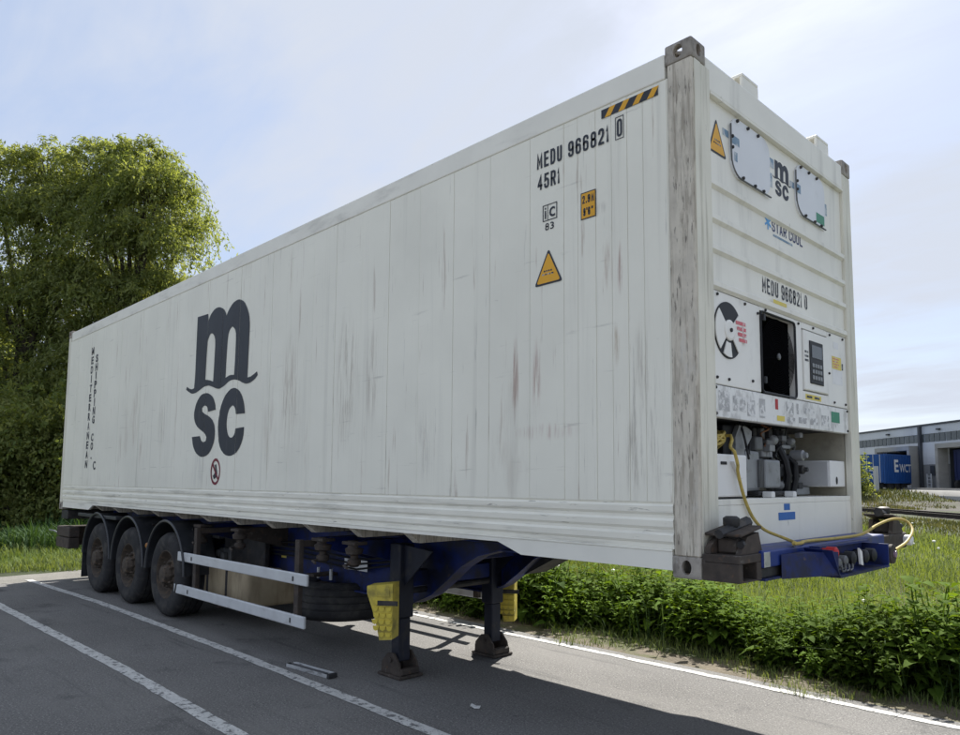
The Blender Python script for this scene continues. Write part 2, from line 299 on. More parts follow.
M['verge'] = surf('verge_grass', (0.090, 0.140, 0.034), 0.85, var=0.25, vscale=0.9, attr=(0.200, 0.245, 0.095), transl=0.3, spec=.2)
M['reed'] = surf('bluish_grass_blade', (0.036, 0.072, 0.022), 0.8, var=0.2, vscale=1, attr=(0.080, 0.125, 0.050), transl=0.3, spec=.12)
M['dry_grass'] = surf('dull_dry_grass', (0.072, 0.088, 0.028), 0.85, var=0.3, vscale=0.4, attr=(0.170, 0.160, 0.085), transl=0.25, spec=.15)
M['weed'] = surf('dark_weed_leaf', (0.030, 0.066, 0.022), 0.8, var=0.3, vscale=0.6, attr=(0.065, 0.12, 0.042), transl=0.25, spec=.2)
M['straw'] = surf('dry_straw', (0.36, 0.31, 0.20), 0.8, var=0.2)
M['petal'] = surf('white_seed_head', (0.72, 0.72, 0.66), 0.8, var=0.05)
M['stem'] = surf('green_stem', (0.08, 0.13, 0.03), 0.7)
M['litter'] = surf('pale_litter', (0.6, 0.6, 0.58), 0.7)
M['screen'] = surf('grey_lcd', (0.07, 0.08, 0.085), 0.25)

# ------------------------------------------------------------------ mesh helpers
class MB:
    def __init__(s): s.bm = bmesh.new()
    def box(s, x0, x1, y0, y1, z0, z1, bev=0.0, rot=None, seg=1):
        c = Vector(((x0 + x1) / 2, (y0 + y1) / 2, (z0 + z1) / 2))
        r = bmesh.ops.create_cube(s.bm, size=1.0)
        vs_ = r['verts']
        mt = Matrix.Translation(c) @ (rot.to_4x4() if rot is not None else Matrix.Identity(4)) @ Matrix.Diagonal((abs(x1 - x0), abs(y1 - y0), abs(z1 - z0), 1))
        bmesh.ops.transform(s.bm, matrix=mt, verts=vs_)
        if bev > 0:
            es = list({e for v in vs_ for e in v.link_edges})
            bmesh.ops.bevel(s.bm, geom=es, offset=bev, segments=seg, profile=0.5, affect='EDGES')
        return s
    def tube(s, pts, r, n=8, cap=True):
        pts = [Vector(p) for p in pts]
        rs = r if isinstance(r, (list, tuple)) else [r] * len(pts)
        rings = []
        up = None
        for i, p in enumerate(pts):
            t = (pts[min(i + 1, len(pts) - 1)] - pts[max(i - 1, 0)]).normalized()
            if up is None:
                up = t.orthogonal().normalized()
            up = (up - t * up.dot(t))
            up = up.normalized() if up.length > 1e-6 else t.orthogonal().normalized()
            b = t.cross(up)
            rings.append([s.bm.verts.new(p + (up * math.cos(a) + b * math.sin(a)) * rs[i]) for a in [2 * math.pi * k / n for k in range(n)]])
        for A, B in zip(rings, rings[1:]):
            for k in range(n):
                s.bm.faces.new((A[k], A[(k + 1) % n], B[(k + 1) % n], B[k]))
        if cap:
            s.bm.faces.new(rings[0][::-1]); s.bm.faces.new(rings[-1])
        return s
    def lathe(s, c, axis, prof, n=32, close=False):
        """prof: list of (radius, offset along axis)"""
        c = Vector(c); ax = Vector(axis).normalized()
        u = ax.orthogonal().normalized(); v = ax.cross(u)
        rings = [[s.bm.verts.new(c + ax * h + (u * math.cos(2 * math.pi * k / n) + v * math.sin(2 * math.pi * k / n)) * max(r, 1e-4)) for k in range(n)] for r, h in prof]
        pr = list(zip(rings, rings[1:]))
        if close: pr.append((rings[-1], rings[0]))
        for A, B in pr:
            for k in range(n):
                s.bm.faces.new((A[k], A[(k + 1) % n], B[(k + 1) % n], B[k]))
        if not close:
            s.bm.faces.new(rings[0][::-1]); s.bm.faces.new(rings[-1])
        return s
    def prism(s, poly, d):
        """poly: 3D points of one flat outline, extruded by vector d"""
        d = Vector(d)
        a = [s.bm.verts.new(Vector(p)) for p in poly]
        b = [s.bm.verts.new(Vector(p) + d) for p in poly]
        n = len(a)
        s.bm.faces.new(a); s.bm.faces.new(b[::-1])
        for k in range(n):
            s.bm.faces.new((a[k], b[k], b[(k + 1) % n], a[(k + 1) % n]))
        return s
    def mesh(s, name):
        bmesh.ops.recalc_face_normals(s.bm, faces=s.bm.faces)
        me = bpy.data.meshes.new(name)
        s.bm.to_mesh(me); s.bm.free()
        return me

ORG = {}
def tag(o, label=None, cat=None, group=None, kind=None):
    if label: o['label'] = label
    if cat: o['category'] = cat
    if group: o['group'] = group
    if kind: o['kind'] = kind
    return o
def thing(name, loc, label, cat, group=None):
    o = bpy.data.objects.new(name, None); COL.objects.link(o)
    o.empty_display_size = 0.2
    o.location = loc; ORG[o.name] = Vector(loc)
    return tag(o, label, cat, group)
def link(name, me, mat, parent=None, smooth=None):
    if mat is not None:
        me.materials.clear(); me.materials.append(mat)
    if smooth:
        for p in me.polygons: p.use_smooth = True
        if smooth != 1:
            me.set_sharp_from_angle(angle=rad(smooth))
    o = bpy.data.objects.new(name, me); COL.objects.link(o)
    if parent is not None:
        off = ORG[parent.name]
        me.transform(Matrix.Translation(-off))
        o.parent = parent
        ORG[o.name] = off.copy()
    else:
        ORG[o.name] = Vector((0, 0, 0))
    return o
def part(name, mb, mat, parent=None, smooth=None):
    return link(name, mb.mesh(name), mat, parent, smooth)
def rebase(o, loc):
    """put the origin of a one-mesh top-level thing at loc"""
    o.data.transform(Matrix.Translation(-Vector(loc))); o.location = loc; ORG[o.name] = Vector(loc)
def kids(o): return [c for c in bpy.data.objects if c.parent == o]
def copy_tree(o, d, parent=None, top=True):
    c = o.copy(); COL.objects.link(c)
    c.parent = parent
    if top: c.location = Vector(o.location) + Vector(d)
    ORG[c.name] = ORG.get(o.name, Vector()) + Vector(d)
    for k in kids(o): copy_tree(k, d, c, False)
    return c
def np_mesh(name, V, F, mat, shade=None):
    """V (n,3), F (m,k) all faces of k corners"""
    me = bpy.data.meshes.new(name)
    V = np.asarray(V, np.float32); F = np.asarray(F, np.int32)
    me.vertices.add(len(V)); me.vertices.foreach_set('co', V.ravel())
    k = F.shape[1]
    me.loops.add(F.size); me.loops.foreach_set('vertex_index', F.ravel())
    me.polygons.add(len(F)); me.polygons.foreach_set('loop_start', np.arange(0, F.size, k, dtype=np.int32))
    if shade is not None:
        a = me.attributes.new('shade', 'FLOAT', 'POINT'); a.data.foreach_set('value', np.asarray(shade, np.float32))
    me.update(calc_edges=True)
    me.materials.append(mat)
    return me
def obj(name, me, loc=(0, 0, 0)):
    o = bpy.data.objects.new(name, me); COL.objects.link(o); o.location = loc
    ORG[o.name] = Vector(loc)
    return o
def curve_mesh(name, polys, thick=0.0):
    cu = bpy.data.curves.new(name, 'CURVE'); cu.dimensions = '2D'; cu.fill_mode = 'BOTH' if thick else 'FRONT'; cu.extrude = thick
    for pl in polys:
        sp = cu.splines.new('POLY'); sp.points.add(len(pl) - 1)
        for i, (a, b) in enumerate(pl): sp.points[i].co = (a, b, 0, 1)
        sp.use_cyclic_u = True
    ob = bpy.data.objects.new(name, cu)
    me = bpy.data.meshes.new_from_object(ob)
    bpy.data.objects.remove(ob); bpy.data.curves.remove(cu)
    return me
def text_mesh(s, bold=0.0):
    cu = bpy.data.curves.new('lettering', 'FONT'); cu.body = s; cu.fill_mode = 'FRONT'; cu.offset = bold; cu.resolution_u = 3
    ob = bpy.data.objects.new('lettering', cu)
    me = bpy.data.meshes.new_from_object(ob)
    bpy.data.objects.remove(ob); bpy.data.curves.remove(cu)
    return me
SIDE_Y, FRONT_X = 0.006, -0.03
def fit(me, u0, u1, v0, v1, plane, off=0.0015, at=None):
    """fit a flat mesh lying in XY into a rectangle on the side face or the front face"""
    n = len(me.vertices); a = np.empty(n * 3, np.float32); me.vertices.foreach_get('co', a); a = a.reshape(-1, 3)
    lo, hi = a.min(0), a.max(0)
    u = u0 + (a[:, 0] - lo[0]) / max(hi[0] - lo[0], 1e-6) * (u1 - u0)
    v = v0 + (a[:, 1] - lo[1]) / max(hi[1] - lo[1], 1e-6) * (v1 - v0)
    return place(me, u, v, plane, off, at)
def place(me, u, v, plane, off=0.0015, at=None):
    if plane == 'side':
        b = np.stack([u, np.full_like(u, (SIDE_Y if at is None else at) - off), v], 1)
    else:
        b = np.stack([np.full_like(u, (FRONT_X if at is None else at) + off), u, v], 1)
    me.vertices.foreach_set('co', b.astype(np.float32).ravel()); me.update()
    return me
def raw(me, plane, off=0.0015, at=None):
    n = len(me.vertices); a = np.empty(n * 3, np.float32); me.vertices.foreach_get('co', a); a = a.reshape(-1, 3)
    return place(me, a[:, 0], a[:, 1], plane, off, at)
def split_at(me, xs, gap):
    """cut a flat side print where the panel joints run through it"""
    bm = bmesh.new(); bm.from_mesh(me)
    for x in xs:
        for s in (-1, 1):
            bmesh.ops.bisect_plane(bm, geom=bm.verts[:] + bm.edges[:] + bm.faces[:], plane_co=(x + s * gap / 2, 0, 0), plane_no=(1, 0, 0))
        kill = [f for f in bm.faces if abs(f.calc_center_median().x - x) < gap / 2]
        bmesh.ops.delete(bm, geom=kill, context='FACES')
    bm.to_mesh(me); bm.free()
    return me
def patch(name, u0, u1, v0, v1, plane, mat, parent, off=0.0012, at=None):
    me = curve_mesh(name, [[(u0, v0), (u1, v0), (u1, v1), (u0, v1)]])
    return link(name, raw(me, plane, off, at), mat, parent)
def lettering(s, u0, u1, v0, v1, plane, mat, parent, bold=0.0, off=0.0015, at=None, name='lettering'):
    if bold < .015: return link(name, fit(text_mesh(s, bold), u0, u1, v0, v1, plane, off, at), mat, parent)
    bm = bmesh.new(); h = (v1 - v0) * .035
    for k, (du, dv) in enumerate(((-h, 0), (0, h * .4), (h, 0), (0, -h * .4))):
        me = fit(text_mesh(s, .004), u0 + h + du, u1 - h + du, v0 + dv, v1 + dv, plane, off + .00035 * k, at)
        bm.from_mesh(me); bpy.data.meshes.remove(me)
    me = bpy.data.meshes.new(name); bm.to_mesh(me); bm.free()
    return link(name, me, mat, parent)
def catmull(P, n=6):
    P = [np.array(p, float) for p in P]; P = [2 * P[0] - P[1]] + P + [2 * P[-1] - P[-2]]
    o = []
    for i in range(1, len(P) - 2):
        for k in range(n):
            t = k / n
            o.append(tuple(.5 * (2 * P[i] + (P[i + 1] - P[i - 1]) * t + (2 * P[i - 1] - 5 * P[i] + 4 * P[i + 1] - P[i + 2]) * t * t + (3 * P[i] - P[i - 1] - 3 * P[i + 1] + P[i + 2]) * t ** 3)))
    o.append(tuple(P[-2])); return o

GL = {
 'M': [[(0, 0), (0, 1), (.5, .28), (1, 1), (1, 0)]], 'E': [[(1, 1), (0, 1), (0, 0), (1, 0)], [(0, .52), (.86, .52)]],
 'D': [[(0, 0), (0, 1), (.62, 1), (.92, .9), (1, .75), (1, .25), (.92, .1), (.62, 0), (0, 0)]], 'U': [[(0, 1), (0, .16), (.12, .04), (.35, 0), (.65, 0), (.88, .04), (1, .16), (1, 1)]],
 '0': [[(0, .5), (0, .86), (.12, .96), (.35, 1), (.65, 1), (.88, .96), (1, .86), (1, .14), (.88, .04), (.65, 0), (.35, 0), (.12, .04), (0, .14), (0, .5)]],
 '6': [[(1, .80), (1, .87), (.85, .97), (.6, 1), (.4, 1), (.15, .97), (0, .86), (0, .14), (.12, .04), (.35, 0), (.65, 0), (.88, .04), (1, .14), (1, .43), (.88, .54), (.65, .58), (.35, .58), (.12, .54), (0, .45)]],
 '8': [[(.3, .53), (.08, .47), (0, .38), (0, .14), (.12, .04), (.35, 0), (.65, 0), (.88, .04), (1, .14), (1, .38), (.92, .47), (.7, .53), (.3, .53), (.12, .59), (.05, .68), (.05, .87), (.15, .96), (.35, 1), (.65, 1), (.85, .96), (.95, .87), (.95, .68), (.88, .59), (.7, .53)]],
 '2': [[(0, .76), (0, .86), (.12, .96), (.35, 1), (.65, 1), (.88, .96), (1, .86), (1, .68), (.9, .52), (0, .06), (0, 0), (1, 0)]], '1': [[(.05, .78), (.55, 1), (.55, 0)]],
 '4': [[(.76, 0), (.76, 1), (0, .32), (0, .26), (1, .26)]], '5': [[(.95, 1), (.08, 1), (.04, .54), (.35, .62), (.65, .62), (.88, .57), (1, .47), (1, .15), (.88, .04), (.65, 0), (.35, 0), (.12, .04), (0, .15), (0, .22)]],
 'R': [[(0, 0), (0, 1), (.68, 1), (.92, .95), (1, .85), (1, .63), (.92, .53), (.68, .49), (0, .49)], [(.58, .49), (1, 0)]],
 'S': [[(1, .78), (1, .86), (.88, .96), (.65, 1), (.35, 1), (.12, .96), (0, .86), (0, .67), (.1, .58), (.9, .44), (1, .34), (1, .14), (.88, .04), (.65, 0), (.35, 0), (.12, .04), (0, .14), (0, .22)]],
 'T': [[(0, 1), (1, 1)], [(.5, 1), (.5, 0)]], 'A': [[(0, 0), (.5, 1), (1, 0)], [(.2, .3), (.8, .3)]], 'L': [[(0, 1), (0, 0), (1, 0)]], '.': [[(.3, 0), (.3, .10)]], "'": [[(.5, 1), (.5, .8)]], '"': [[(.2, 1), (.2, .8)], [(.8, 1), (.8, .8)]],
 'C': [[(1, .74), (1, .86), (.88, .96), (.65, 1), (.35, 1), (.12, .96), (0, .86), (0, .14), (.12, .04), (.35, 0), (.65, 0), (.88, .04), (1, .14), (1, .26)]]}
GL['9'] = [[(1 - a, 1 - b) for a, b in GL['6'][0]]]; GL['O'] = GL['0']
def stencil(s, u0, u1, v0, v1, plane, mat, parent, off=.0015, weight=.13, gap=.34, at=None):
    """condensed block lettering built from mitred strokes"""
    wt = {c: (.45 if c == '1' else .4 if c in " .'" else 1.15 if c == 'M' else 1.0) for c in set(s)}
    tot = sum(wt[c] for c in s) + gap * (len(s) - 1)
    cw = (u1 - u0) / tot; t = (v1 - v0) * weight * .5
    V, F = [], []
    u = u0; k = 0
    for c in s:
        w = wt[c] * cw
        for st in GL.get(c, []):
            P = [np.array((u + t + a * max(w - 2 * t, 0), v0 + t + b * (v1 - v0 - 2 * t))) for a, b in st]
            closed = np.allclose(P[0], P[-1]) and len(P) > 3
            if closed: P = P[:-1]
            n = len(P); base = len(V)
            for i in range(n):
                p0 = P[i - 1] if (i or closed) else None; p1 = P[(i + 1) % n] if (i < n - 1 or closed) else None
                d0 = (P[i] - p0) / (np.linalg.norm(P[i] - p0) + 1e-9) if p0 is not None else None
                d1 = (p1 - P[i]) / (np.linalg.norm(p1 - P[i]) + 1e-9) if p1 is not None else None
                if d0 is None: d0 = d1
                if d1 is None: d1 = d0
                n0 = np.array((-d0[1], d0[0])); n1 = np.array((-d1[1], d1[0])); m = n0 + n1; m /= np.linalg.norm(m) + 1e-9
                q = t / max(.45, float(m @ n0))
                e = np.zeros(2)
                if not closed and i == 0: e = -d1 * t * .9
                if not closed and i == n - 1: e = d0 * t * .9
                for sg in (1, -1): V.append((*(P[i] + m * q * sg + e), .00025 * (k % 3)))
            for i in range(n if closed else n - 1):
                a, b = base + 2 * i, base + 2 * ((i + 1) % n)
                F.append((a, a + 1, b + 1, b))
            k += 1
        u += w + gap * cw
    V = np.array(V); X = V[:, :2]
    me = np_mesh('lettering', V, np.array(F), mat)
    place(me, V[:, 0], V[:, 1], plane, off, at)
    b = np.empty(len(V) * 3, np.float32); me.vertices.foreach_get('co', b); b = b.reshape(-1, 3)
    if plane == 'side': b[:, 1] -= V[:, 2]
    else: b[:, 0] += V[:, 2]
    me.vertices.foreach_set('co', b.ravel()); me.update()
    return link('lettering', me, mat, parent)
def chaikin(pl, keep=48):
    o = []
    n = len(pl)
    for i in range(n):
        a, b, c = np.array(pl[i - 1]), np.array(pl[i]), np.array(pl[(i + 1) % n])
        d1, d2 = b - a, c - b
        ang = math.degrees(math.acos(max(-1, min(1, d1 @ d2 / (np.linalg.norm(d1) * np.linalg.norm(d2) + 1e-9)))))
        if ang > keep: o.append(tuple(b))
        else:
            o.append(tuple(b * 0.78 + a * 0.22)); o.append(tuple(b * 0.78 + c * 0.22))
    return o
def ellipse(cx, cy, rx, ry, n=28, a0=0):
    return [(cx + rx * math.cos(2 * math.pi * k / n + a0), cy + ry * math.sin(2 * math.pi * k / n + a0)) for k in range(n)]

# ================================================================== SETTING
FW = np.array([-0.710, 0.704]); RT = np.array([0.704, 0.710])      # camera heading on the ground
def depth(x, y): return (x - CAMX) * FW[0] + (y - CAMY) * FW[1]
def sm(a, b, t):
    t = np.clip((t - a) / (b - a), 0, 1); return t * t * (3 - 2 * t)
def hgt(x, y):
    x = np.asarray(x, float); y = np.asarray(y, float)
    road = (1 - sm(2.6, 3.4, y)) * sm(-13.6, -12.6, x)
    z = 0.0 + 0.03 * np.sin(x * 0.9 + 1.3 * np.sin(y * 0.5)) * np.sin(y * 0.7 + 0.8) + 0.02 * np.sin(x * 2.1 + y * 1.7)
    z = z * (1 - road) - 0.035 * road
    d = depth(x, y)
    bank = sm(47.5, 60.0, d) * sm(2.0, 14.0, y)
    return z * (1 - bank) + 1.08 * bank
def axis_pts():
    a = list(np.arange(-40, 100, 1.0))
    lo = [-3000, -1500, -800, -400, -220, -140, -100, -80, -60, -50]; hi = [104, 110, 120, 140, 180, 260, 400, 800, 1500, 3000]
    return np.array(lo + a + hi)
gx = np.array([-3000, -1500, -800, -400, -220, -140, -100, -80, -60, -50] + list(np.arange(-45, 14, 0.9)) + [16, 20, 28, 40, 60, 100, 200, 400, 800, 1500, 3000])
gy = np.array([-3000, -1500, -800, -400, -200, -100, -60, -40, -30, -24] + list(np.arange(-20, 84, 0.9)) + [86, 90, 100, 120, 160, 250, 400, 800, 1500, 3000])
GX, GY = np.meshgrid(gx, gy)
V = np.stack([GX.ravel(), GY.ravel(), hgt(GX.ravel(), GY.ravel())], 1)
nx, ny = len(gx), len(gy)
I, J = np.meshgrid(np.arange(nx - 1), np.arange(ny - 1))
b0 = (J * nx + I).ravel()
F = np.stack([b0, b0 + 1, b0 + nx + 1, b0 + nx], 1)
g = tag(obj('ground', np_mesh('ground', V, F, M['ground'])), kind='structure')
for p in g.data.polygons: p.use_smooth = True

def sheet(name, xs, ys, z, mat, jitter=0.0, follow=False, seed=1):
    r = np.random.default_rng(seed)
    X, Y = np.meshgrid(xs, ys)
    X = X.astype(float).copy(); Y = Y.astype(float).copy()
    if jitter:
        for sl in ((0, slice(None)), (-1, slice(None))): Y[sl] += r.normal(0, jitter, Y[sl].shape)
        for sl in ((slice(None), 0), (slice(None), -1)): X[sl] += r.normal(0, jitter, X[sl].shape)
    Z = hgt(X, Y) + z if follow else np.full_like(X, z)
    n = len(xs)
    i, j = np.meshgrid(np.arange(n - 1), np.arange(len(ys) - 1))
    b = (j * n + i).ravel()
    return tag(obj(name, np_mesh(name, np.stack([X.ravel(), Y.ravel(), Z.ravel()], 1), np.stack([b, b + 1, b + n + 1, b + n], 1), mat)), kind='structure')
# dirt verge on the far side of the road and pale gravel apron at the left end
sheet('verge', np.arange(-60, 30, 0.25), [2.3, 2.7, 3.0, 3.25], -0.008, M['dirt'], 0.10, seed=3)
sheet('gravel_apron', [-13.7, -13.2, -12.6, -11.4], np.arange(-40, 30, 0.3), -0.006, M['dirt_pale'], 0.13, seed=5)
sheet('parking_area', [-12.05, -11.6, 0, 6, 30], list(np.arange(-40, 2.3, 0.35)) + [2.56], 0.0, M['asphalt'], 0.02, seed=6)

def stripe(pts, w, seed):
    """painted line following measured points, with slightly ragged edges"""
    r = np.random.default_rng(seed)
    P = []
    for (a, b) in zip(pts, pts[1:]):
        n = max(2, int(math.dist(a, b) / 0.12))
        P += [(a[0] + (b[0] - a[0]) * k / n, a[1] + (b[1] - a[1]) * k / n) for k in range(n)]
    P.append(pts[-1])
    V = []
    for p in P:
        V.append((p[0], p[1] - w / 2 + r.normal(0, 0.004), 0.004)); V.append((p[0], p[1] + w / 2 + r.normal(0, 0.004), 0.004))
    F = [(2 * k, 2 * k + 2, 2 * k + 3, 2 * k + 1) for k in range(len(P) - 1)]
    return tag(obj('road_marking', np_mesh('road_marking', V, F, M['white_paint'])), kind='structure')
stripe([(-12.3, -0.36), (-9, -0.22), (-4.96, -0.20), (-1.83, -0.26), (8, -0.30)], 0.105, 11)
stripe([(-12.0, -1.24), (-9.6, -1.26), (-5.15, -1.20), (-2.76, -1.23), (8, -1.28)], 0.115, 12)
stripe([(-11.9, 2.36), (-5.6, 2.37), (-3, 2.42), (0.6, 2.44), (30, 2.5)], 0.085, 13)
# thin repair seams on the asphalt, as in the photograph's left foreground
# gravel railway bank and yard edge
DD = np.arange(44.0, 53.1, 0.75); SS = np.arange(-14, 40, 1.0)
X = np.array([[CAMX + FW[0] * d + RT[0] * s for s in SS] for d in DD]); Y = np.array([[CAMY + FW[1] * d + RT[1] * s for s in SS] for d in DD])
Z = hgt(X, Y) + 0.05; Z[0] -= 0.12; Z[-1] -= 0.12
n = len(SS); i, j = np.meshgrid(np.arange(n - 1), np.arange(len(DD) - 1)); b = (j * n + i).ravel()
tag(obj('gravel_bank', np_mesh('gravel_bank', np.stack([X.ravel(), Y.ravel(), Z.ravel()], 1), np.stack([b, b + 1, b + n + 1, b + n], 1), M['gravel'])), kind='structure')
yu, yn = np.meshgrid(np.arange(-16, 44, 2.0), np.array([-.2, 1.5, 3.2, 4.8, 4.95]))
X = -24.35 + .722 * yu - .692 * yn; Y = 75.38 - .692 * yu - .722 * yn
n = yu.shape[1]; i, j = np.meshgrid(np.arange(n - 1), np.arange(4)); b = (j * n + i).ravel()
Z = np.full(X.shape, 1.115); Z[-1] = -.1
tag(obj('yard', np_mesh('yard', np.stack([X.ravel(), Y.ravel(), Z.ravel()], 1), np.stack([b, b + n, b + n + 1, b + 1], 1), M['concrete'])), kind='structure')

# ================================================================== CONTAINER
L, WD, Z0, Z1 = 12.192, 2.438, 1.175, 4.245
CT = thing('shipping_container', (-L / 2, WD / 2, Z0), 'long white refrigerated container with a big dark m and SC logo on its side', 'shipping container')
# --- corner castings (hollow steel blocks with oval openings)
def casting(x0, x1, y0, y1, z0, z1):
    def mk(mb): return obj('tmp', mb.mesh('tmp'))
    base = mk(MB().box(x0, x1, y0, y1, z0, z1, 0.012, seg=2))
    cx, cy, cz = (x0 + x1) / 2, (y0 + y1) / 2, (z0 + z1) / 2
    c = MB()
    c.box(x0 + .022, x1 - .022, y0 + .022, y1 - .022, z0 + .018, z1 - .018)
    cut = [mk(c)]
    h, w = 0.036, 0.022
    cut.append(mk(MB().prism([(cx + a, y0 - .05, cz + b_) for a, b_ in ellipse(0, 0, 0.030, 0.040, 20)], (0, y1 - y0 + .1, 0))))
    cut.append(mk(MB().prism([(x0 - .05, cy + a, cz + b_) for a, b_ in ellipse(0, 0, 0.026, 0.038, 20)], (x1 - x0 + .1, 0, 0))))
    cut.append(mk(MB().prism([(cx + a, cy + b_, z0 - .05) for a, b_ in ellipse(0, 0, 0.055, 0.030, 20)], (0, 0, z1 - z0 + .1))))
    for k in cut:
        md = base.modifiers.new('b', 'BOOLEAN'); md.object = k; md.operation = 'DIFFERENCE'; md.solver = 'EXACT'
    dg = bpy.context.evaluated_depsgraph_get()
    me = bpy.data.meshes.new_from_object(base.evaluated_get(dg))
    for k in cut + [base]:
        bpy.data.objects.remove(k)
    return link('corner_casting', me, M['casting'], CT, 30)
for xa in (0, 1):
    for ya in (0, 1):
        for za in (0, 1):
            x0, x1 = ((-.178, 0) if xa == 0 else (-L, -L + .178))
            y0, y1 = ((0, .162) if ya == 0 else (WD - .162, WD))
            z0, z1 = ((Z0, Z0 + .120) if za == 0 else (Z1 - .120, Z1))
            casting(x0, x1, y0, y1, z0, z1)
# --- corner posts: worn outer plate and cream inner return
def post(x0, x1, y0, y1, name, mat):
    part(name, MB().box(x0, x1, y0, y1, Z0 + .12, Z1 - .12, .006), mat, CT)
post(-.165, -.006, .004, .100, 'corner_post', M['post_worn'])
post(-.060, -.004, .1005, .212, 'corner_post', M['post_cream'])
post(-.165, -.006, WD - .100, WD - .004, 'corner_post', M['post_cream'])
post(-.060, -.004, WD - .168, WD - .1005, 'corner_post', M['post_cream'])
post(-L + .006, -L + .135, .004, .100, 'corner_post', M['post_cream'])
post(-L + .006, -L + .135, WD - .100, WD - .004, 'corner_post', M['post_cream'])
# worn paint on the +X face of the near post is the cream strip
part('post_face', MB().box(-.0058, -.002, .030, .100, Z0 + .124, Z1 - .124), M['post_cream'], CT)
# --- rails
for y0, y1 in ((.002, .070), (WD - .070, WD - .002)):
    part('top_side_rail', MB().box(-L + .18, -.18, y0, y1, 4.052, 4.205, .008, seg=2), M['rail'], CT)
    b_ = MB()
    yy = y0 + .006
    pl = [(-L + .18, 1.312), (-L + .18, 1.212), (-10.60, 1.212), (-10.40, 1.286), (-1.55, 1.286), (-1.33, 1.212), (-.18, 1.212), (-.18, 1.312)]
    b_.prism([(a, yy, c) for a, c in pl], (0, .03, 0))
    part('bottom_side_rail', b_, M['rail'], CT)
    part('rail_flange', MB().box(-L + .18, -.18, yy - .004, y1, 1.3125, 1.326, .003), M['kick'], CT)
# --- roof
part('roof', MB().box(-L + .1, -.05, .072, WD - .072, 4.14, 4.19), M['rail'], CT)
# --- side: backing, vertical panels, ridged kick strip
part('side_backing', MB().box(-L + .14, -.166, .0108, .060, 1.58, 4.052), M['panel'], CT)
part('side_backing', MB().box(-L + .14, -.166, WD - .060, WD - .012, 1.33, 4.052), M['panel'], CT)
SEAMS = [-.172, -.339, -.453, -.57, -.693, -.837, -.953, -1.254, -1.646]
x = -1.646
while x > -5.0:
    x -= 0.404 + 0.012 * math.sin(x * 9); SEAMS.append(round(x, 3))
SEAMS[-1] = -5.274
SEAMS += [-5.594, -6.019, -6.418, -6.877]
x = -6.877
while x > -11.75:
    x -= 0.428 + 0.014 * math.sin(x * 7); SEAMS.append(round(x, 3))
SEAMS[-1] = -L + .138
GAP = 0.0026
for k, (a, b_) in enumerate(zip(SEAMS, SEAMS[1:])):
    dy = 0.0012 * math.sin(k * 2.7)
    part('side_panel', MB().box(b_ + GAP / 2, a - GAP / 2, SIDE_Y + dy + 0.0012, .0106, 1.585, 4.049, .0016), M['panel'], CT)
prof = [(.060, 1.327), (.014, 1.327), (.014, 1.345)]
for zr in (1.352, 1.432, 1.512):
    prof += [(.014, zr), (.004, zr + .016), (.002, zr + .050), (.014, zr + .064)]
prof += [(.012, 1.583), (.060, 1.583)]
part('kick_strip', MB().prism([(-L + .138, a, c) for a, c in prof], (L - .138 - .170, 0, 0)), M['kick'], CT)
# --- unseen back doors
for y0, y1 in ((.102, WD / 2 - .004), (WD / 2 + .004, WD - .102)):
    d_ = part('back_door', MB().box(-L + .008, -L + .07, y0, y1, 1.31, 4.1, .01), M['front'], CT)
    d2 = MB()
    for yy in (y0 + .28, y1 - .28): d2.tube([(-L - .02, yy, 1.25), (-L - .02, yy, 4.15)], .017, 8)
    part('locking_bar', d2, M['galv'], d_)
part('back_sill', MB().box(-L + .01, -L + .12, .17, WD - .17, 1.18, 1.30, .006), M['rail'], CT)
part('back_header', MB().box(-L + .01, -L + .12, .17, WD - .17, 4.105, 4.235, .006), M['rail'], CT)
part('floor', MB().box(-L + .13, -.62, .08, WD - .08, 1.292, 1.34), M['dark'], CT)
xm = [-11.2 + .78 * k for k in range(14)]
for xx in xm:
    if xx < -2.6:
        part('cross_member', MB().prism([(xx - .05, .045, 1.288), (xx - .05, WD - .045, 1.288), (xx - .05, WD - .16, 1.20), (xx - .05, .16, 1.20)], (.09, 0, 0)), M['post_worn'], CT)

# --- side print
def emblem(polys, mat, name='logo_letter', split=True):
    me = raw(curve_mesh(name, [chaikin(p) for p in polys]), 'side', 0.0024)
    if split: split_at(me, [s for s in SEAMS if -7.2 < s < -5.0], GAP + .003)
    o = link(name, me, mat, CT)
    return o
LOGO_M = [(-6.733, 3.657), (-6.433, 3.65), (-6.416, 3.562), (-6.369, 3.627), (-6.251, 3.683), (-6.131, 3.684), (-6.009, 3.639), (-5.954, 3.587), (-5.935, 3.549), (-5.89, 3.603), (-5.783, 3.671), (-5.673, 3.689), (-5.6, 3.681), (-5.506, 3.64), (-5.429, 3.56), (-5.376, 3.469), (-5.354, 3.367), (-5.361, 3.139), (-5.367, 2.785), (-5.282, 2.79), (-5.199, 2.814), (-5.15, 2.83), (-5.13, 2.791), (-5.194, 2.75), (-5.294, 2.724), (-5.397, 2.72), (-5.487, 2.745), (-5.579, 2.778), (-5.689, 2.796), (-5.8, 2.79), (-5.928, 2.743), (-6.042, 2.722), (-6.122, 2.73), (-6.245, 2.765), (-6.349, 2.788), (-6.473, 2.782), (-6.576, 2.755), (-6.702, 2.726), (-6.812, 2.725), (-6.904, 2.755), (-6.989, 2.79), (-6.966, 2.825), (-6.9, 2.797), (-6.817, 2.779), (-6.752, 2.788), (-6.734, 2.95), (-6.737, 3.353)]
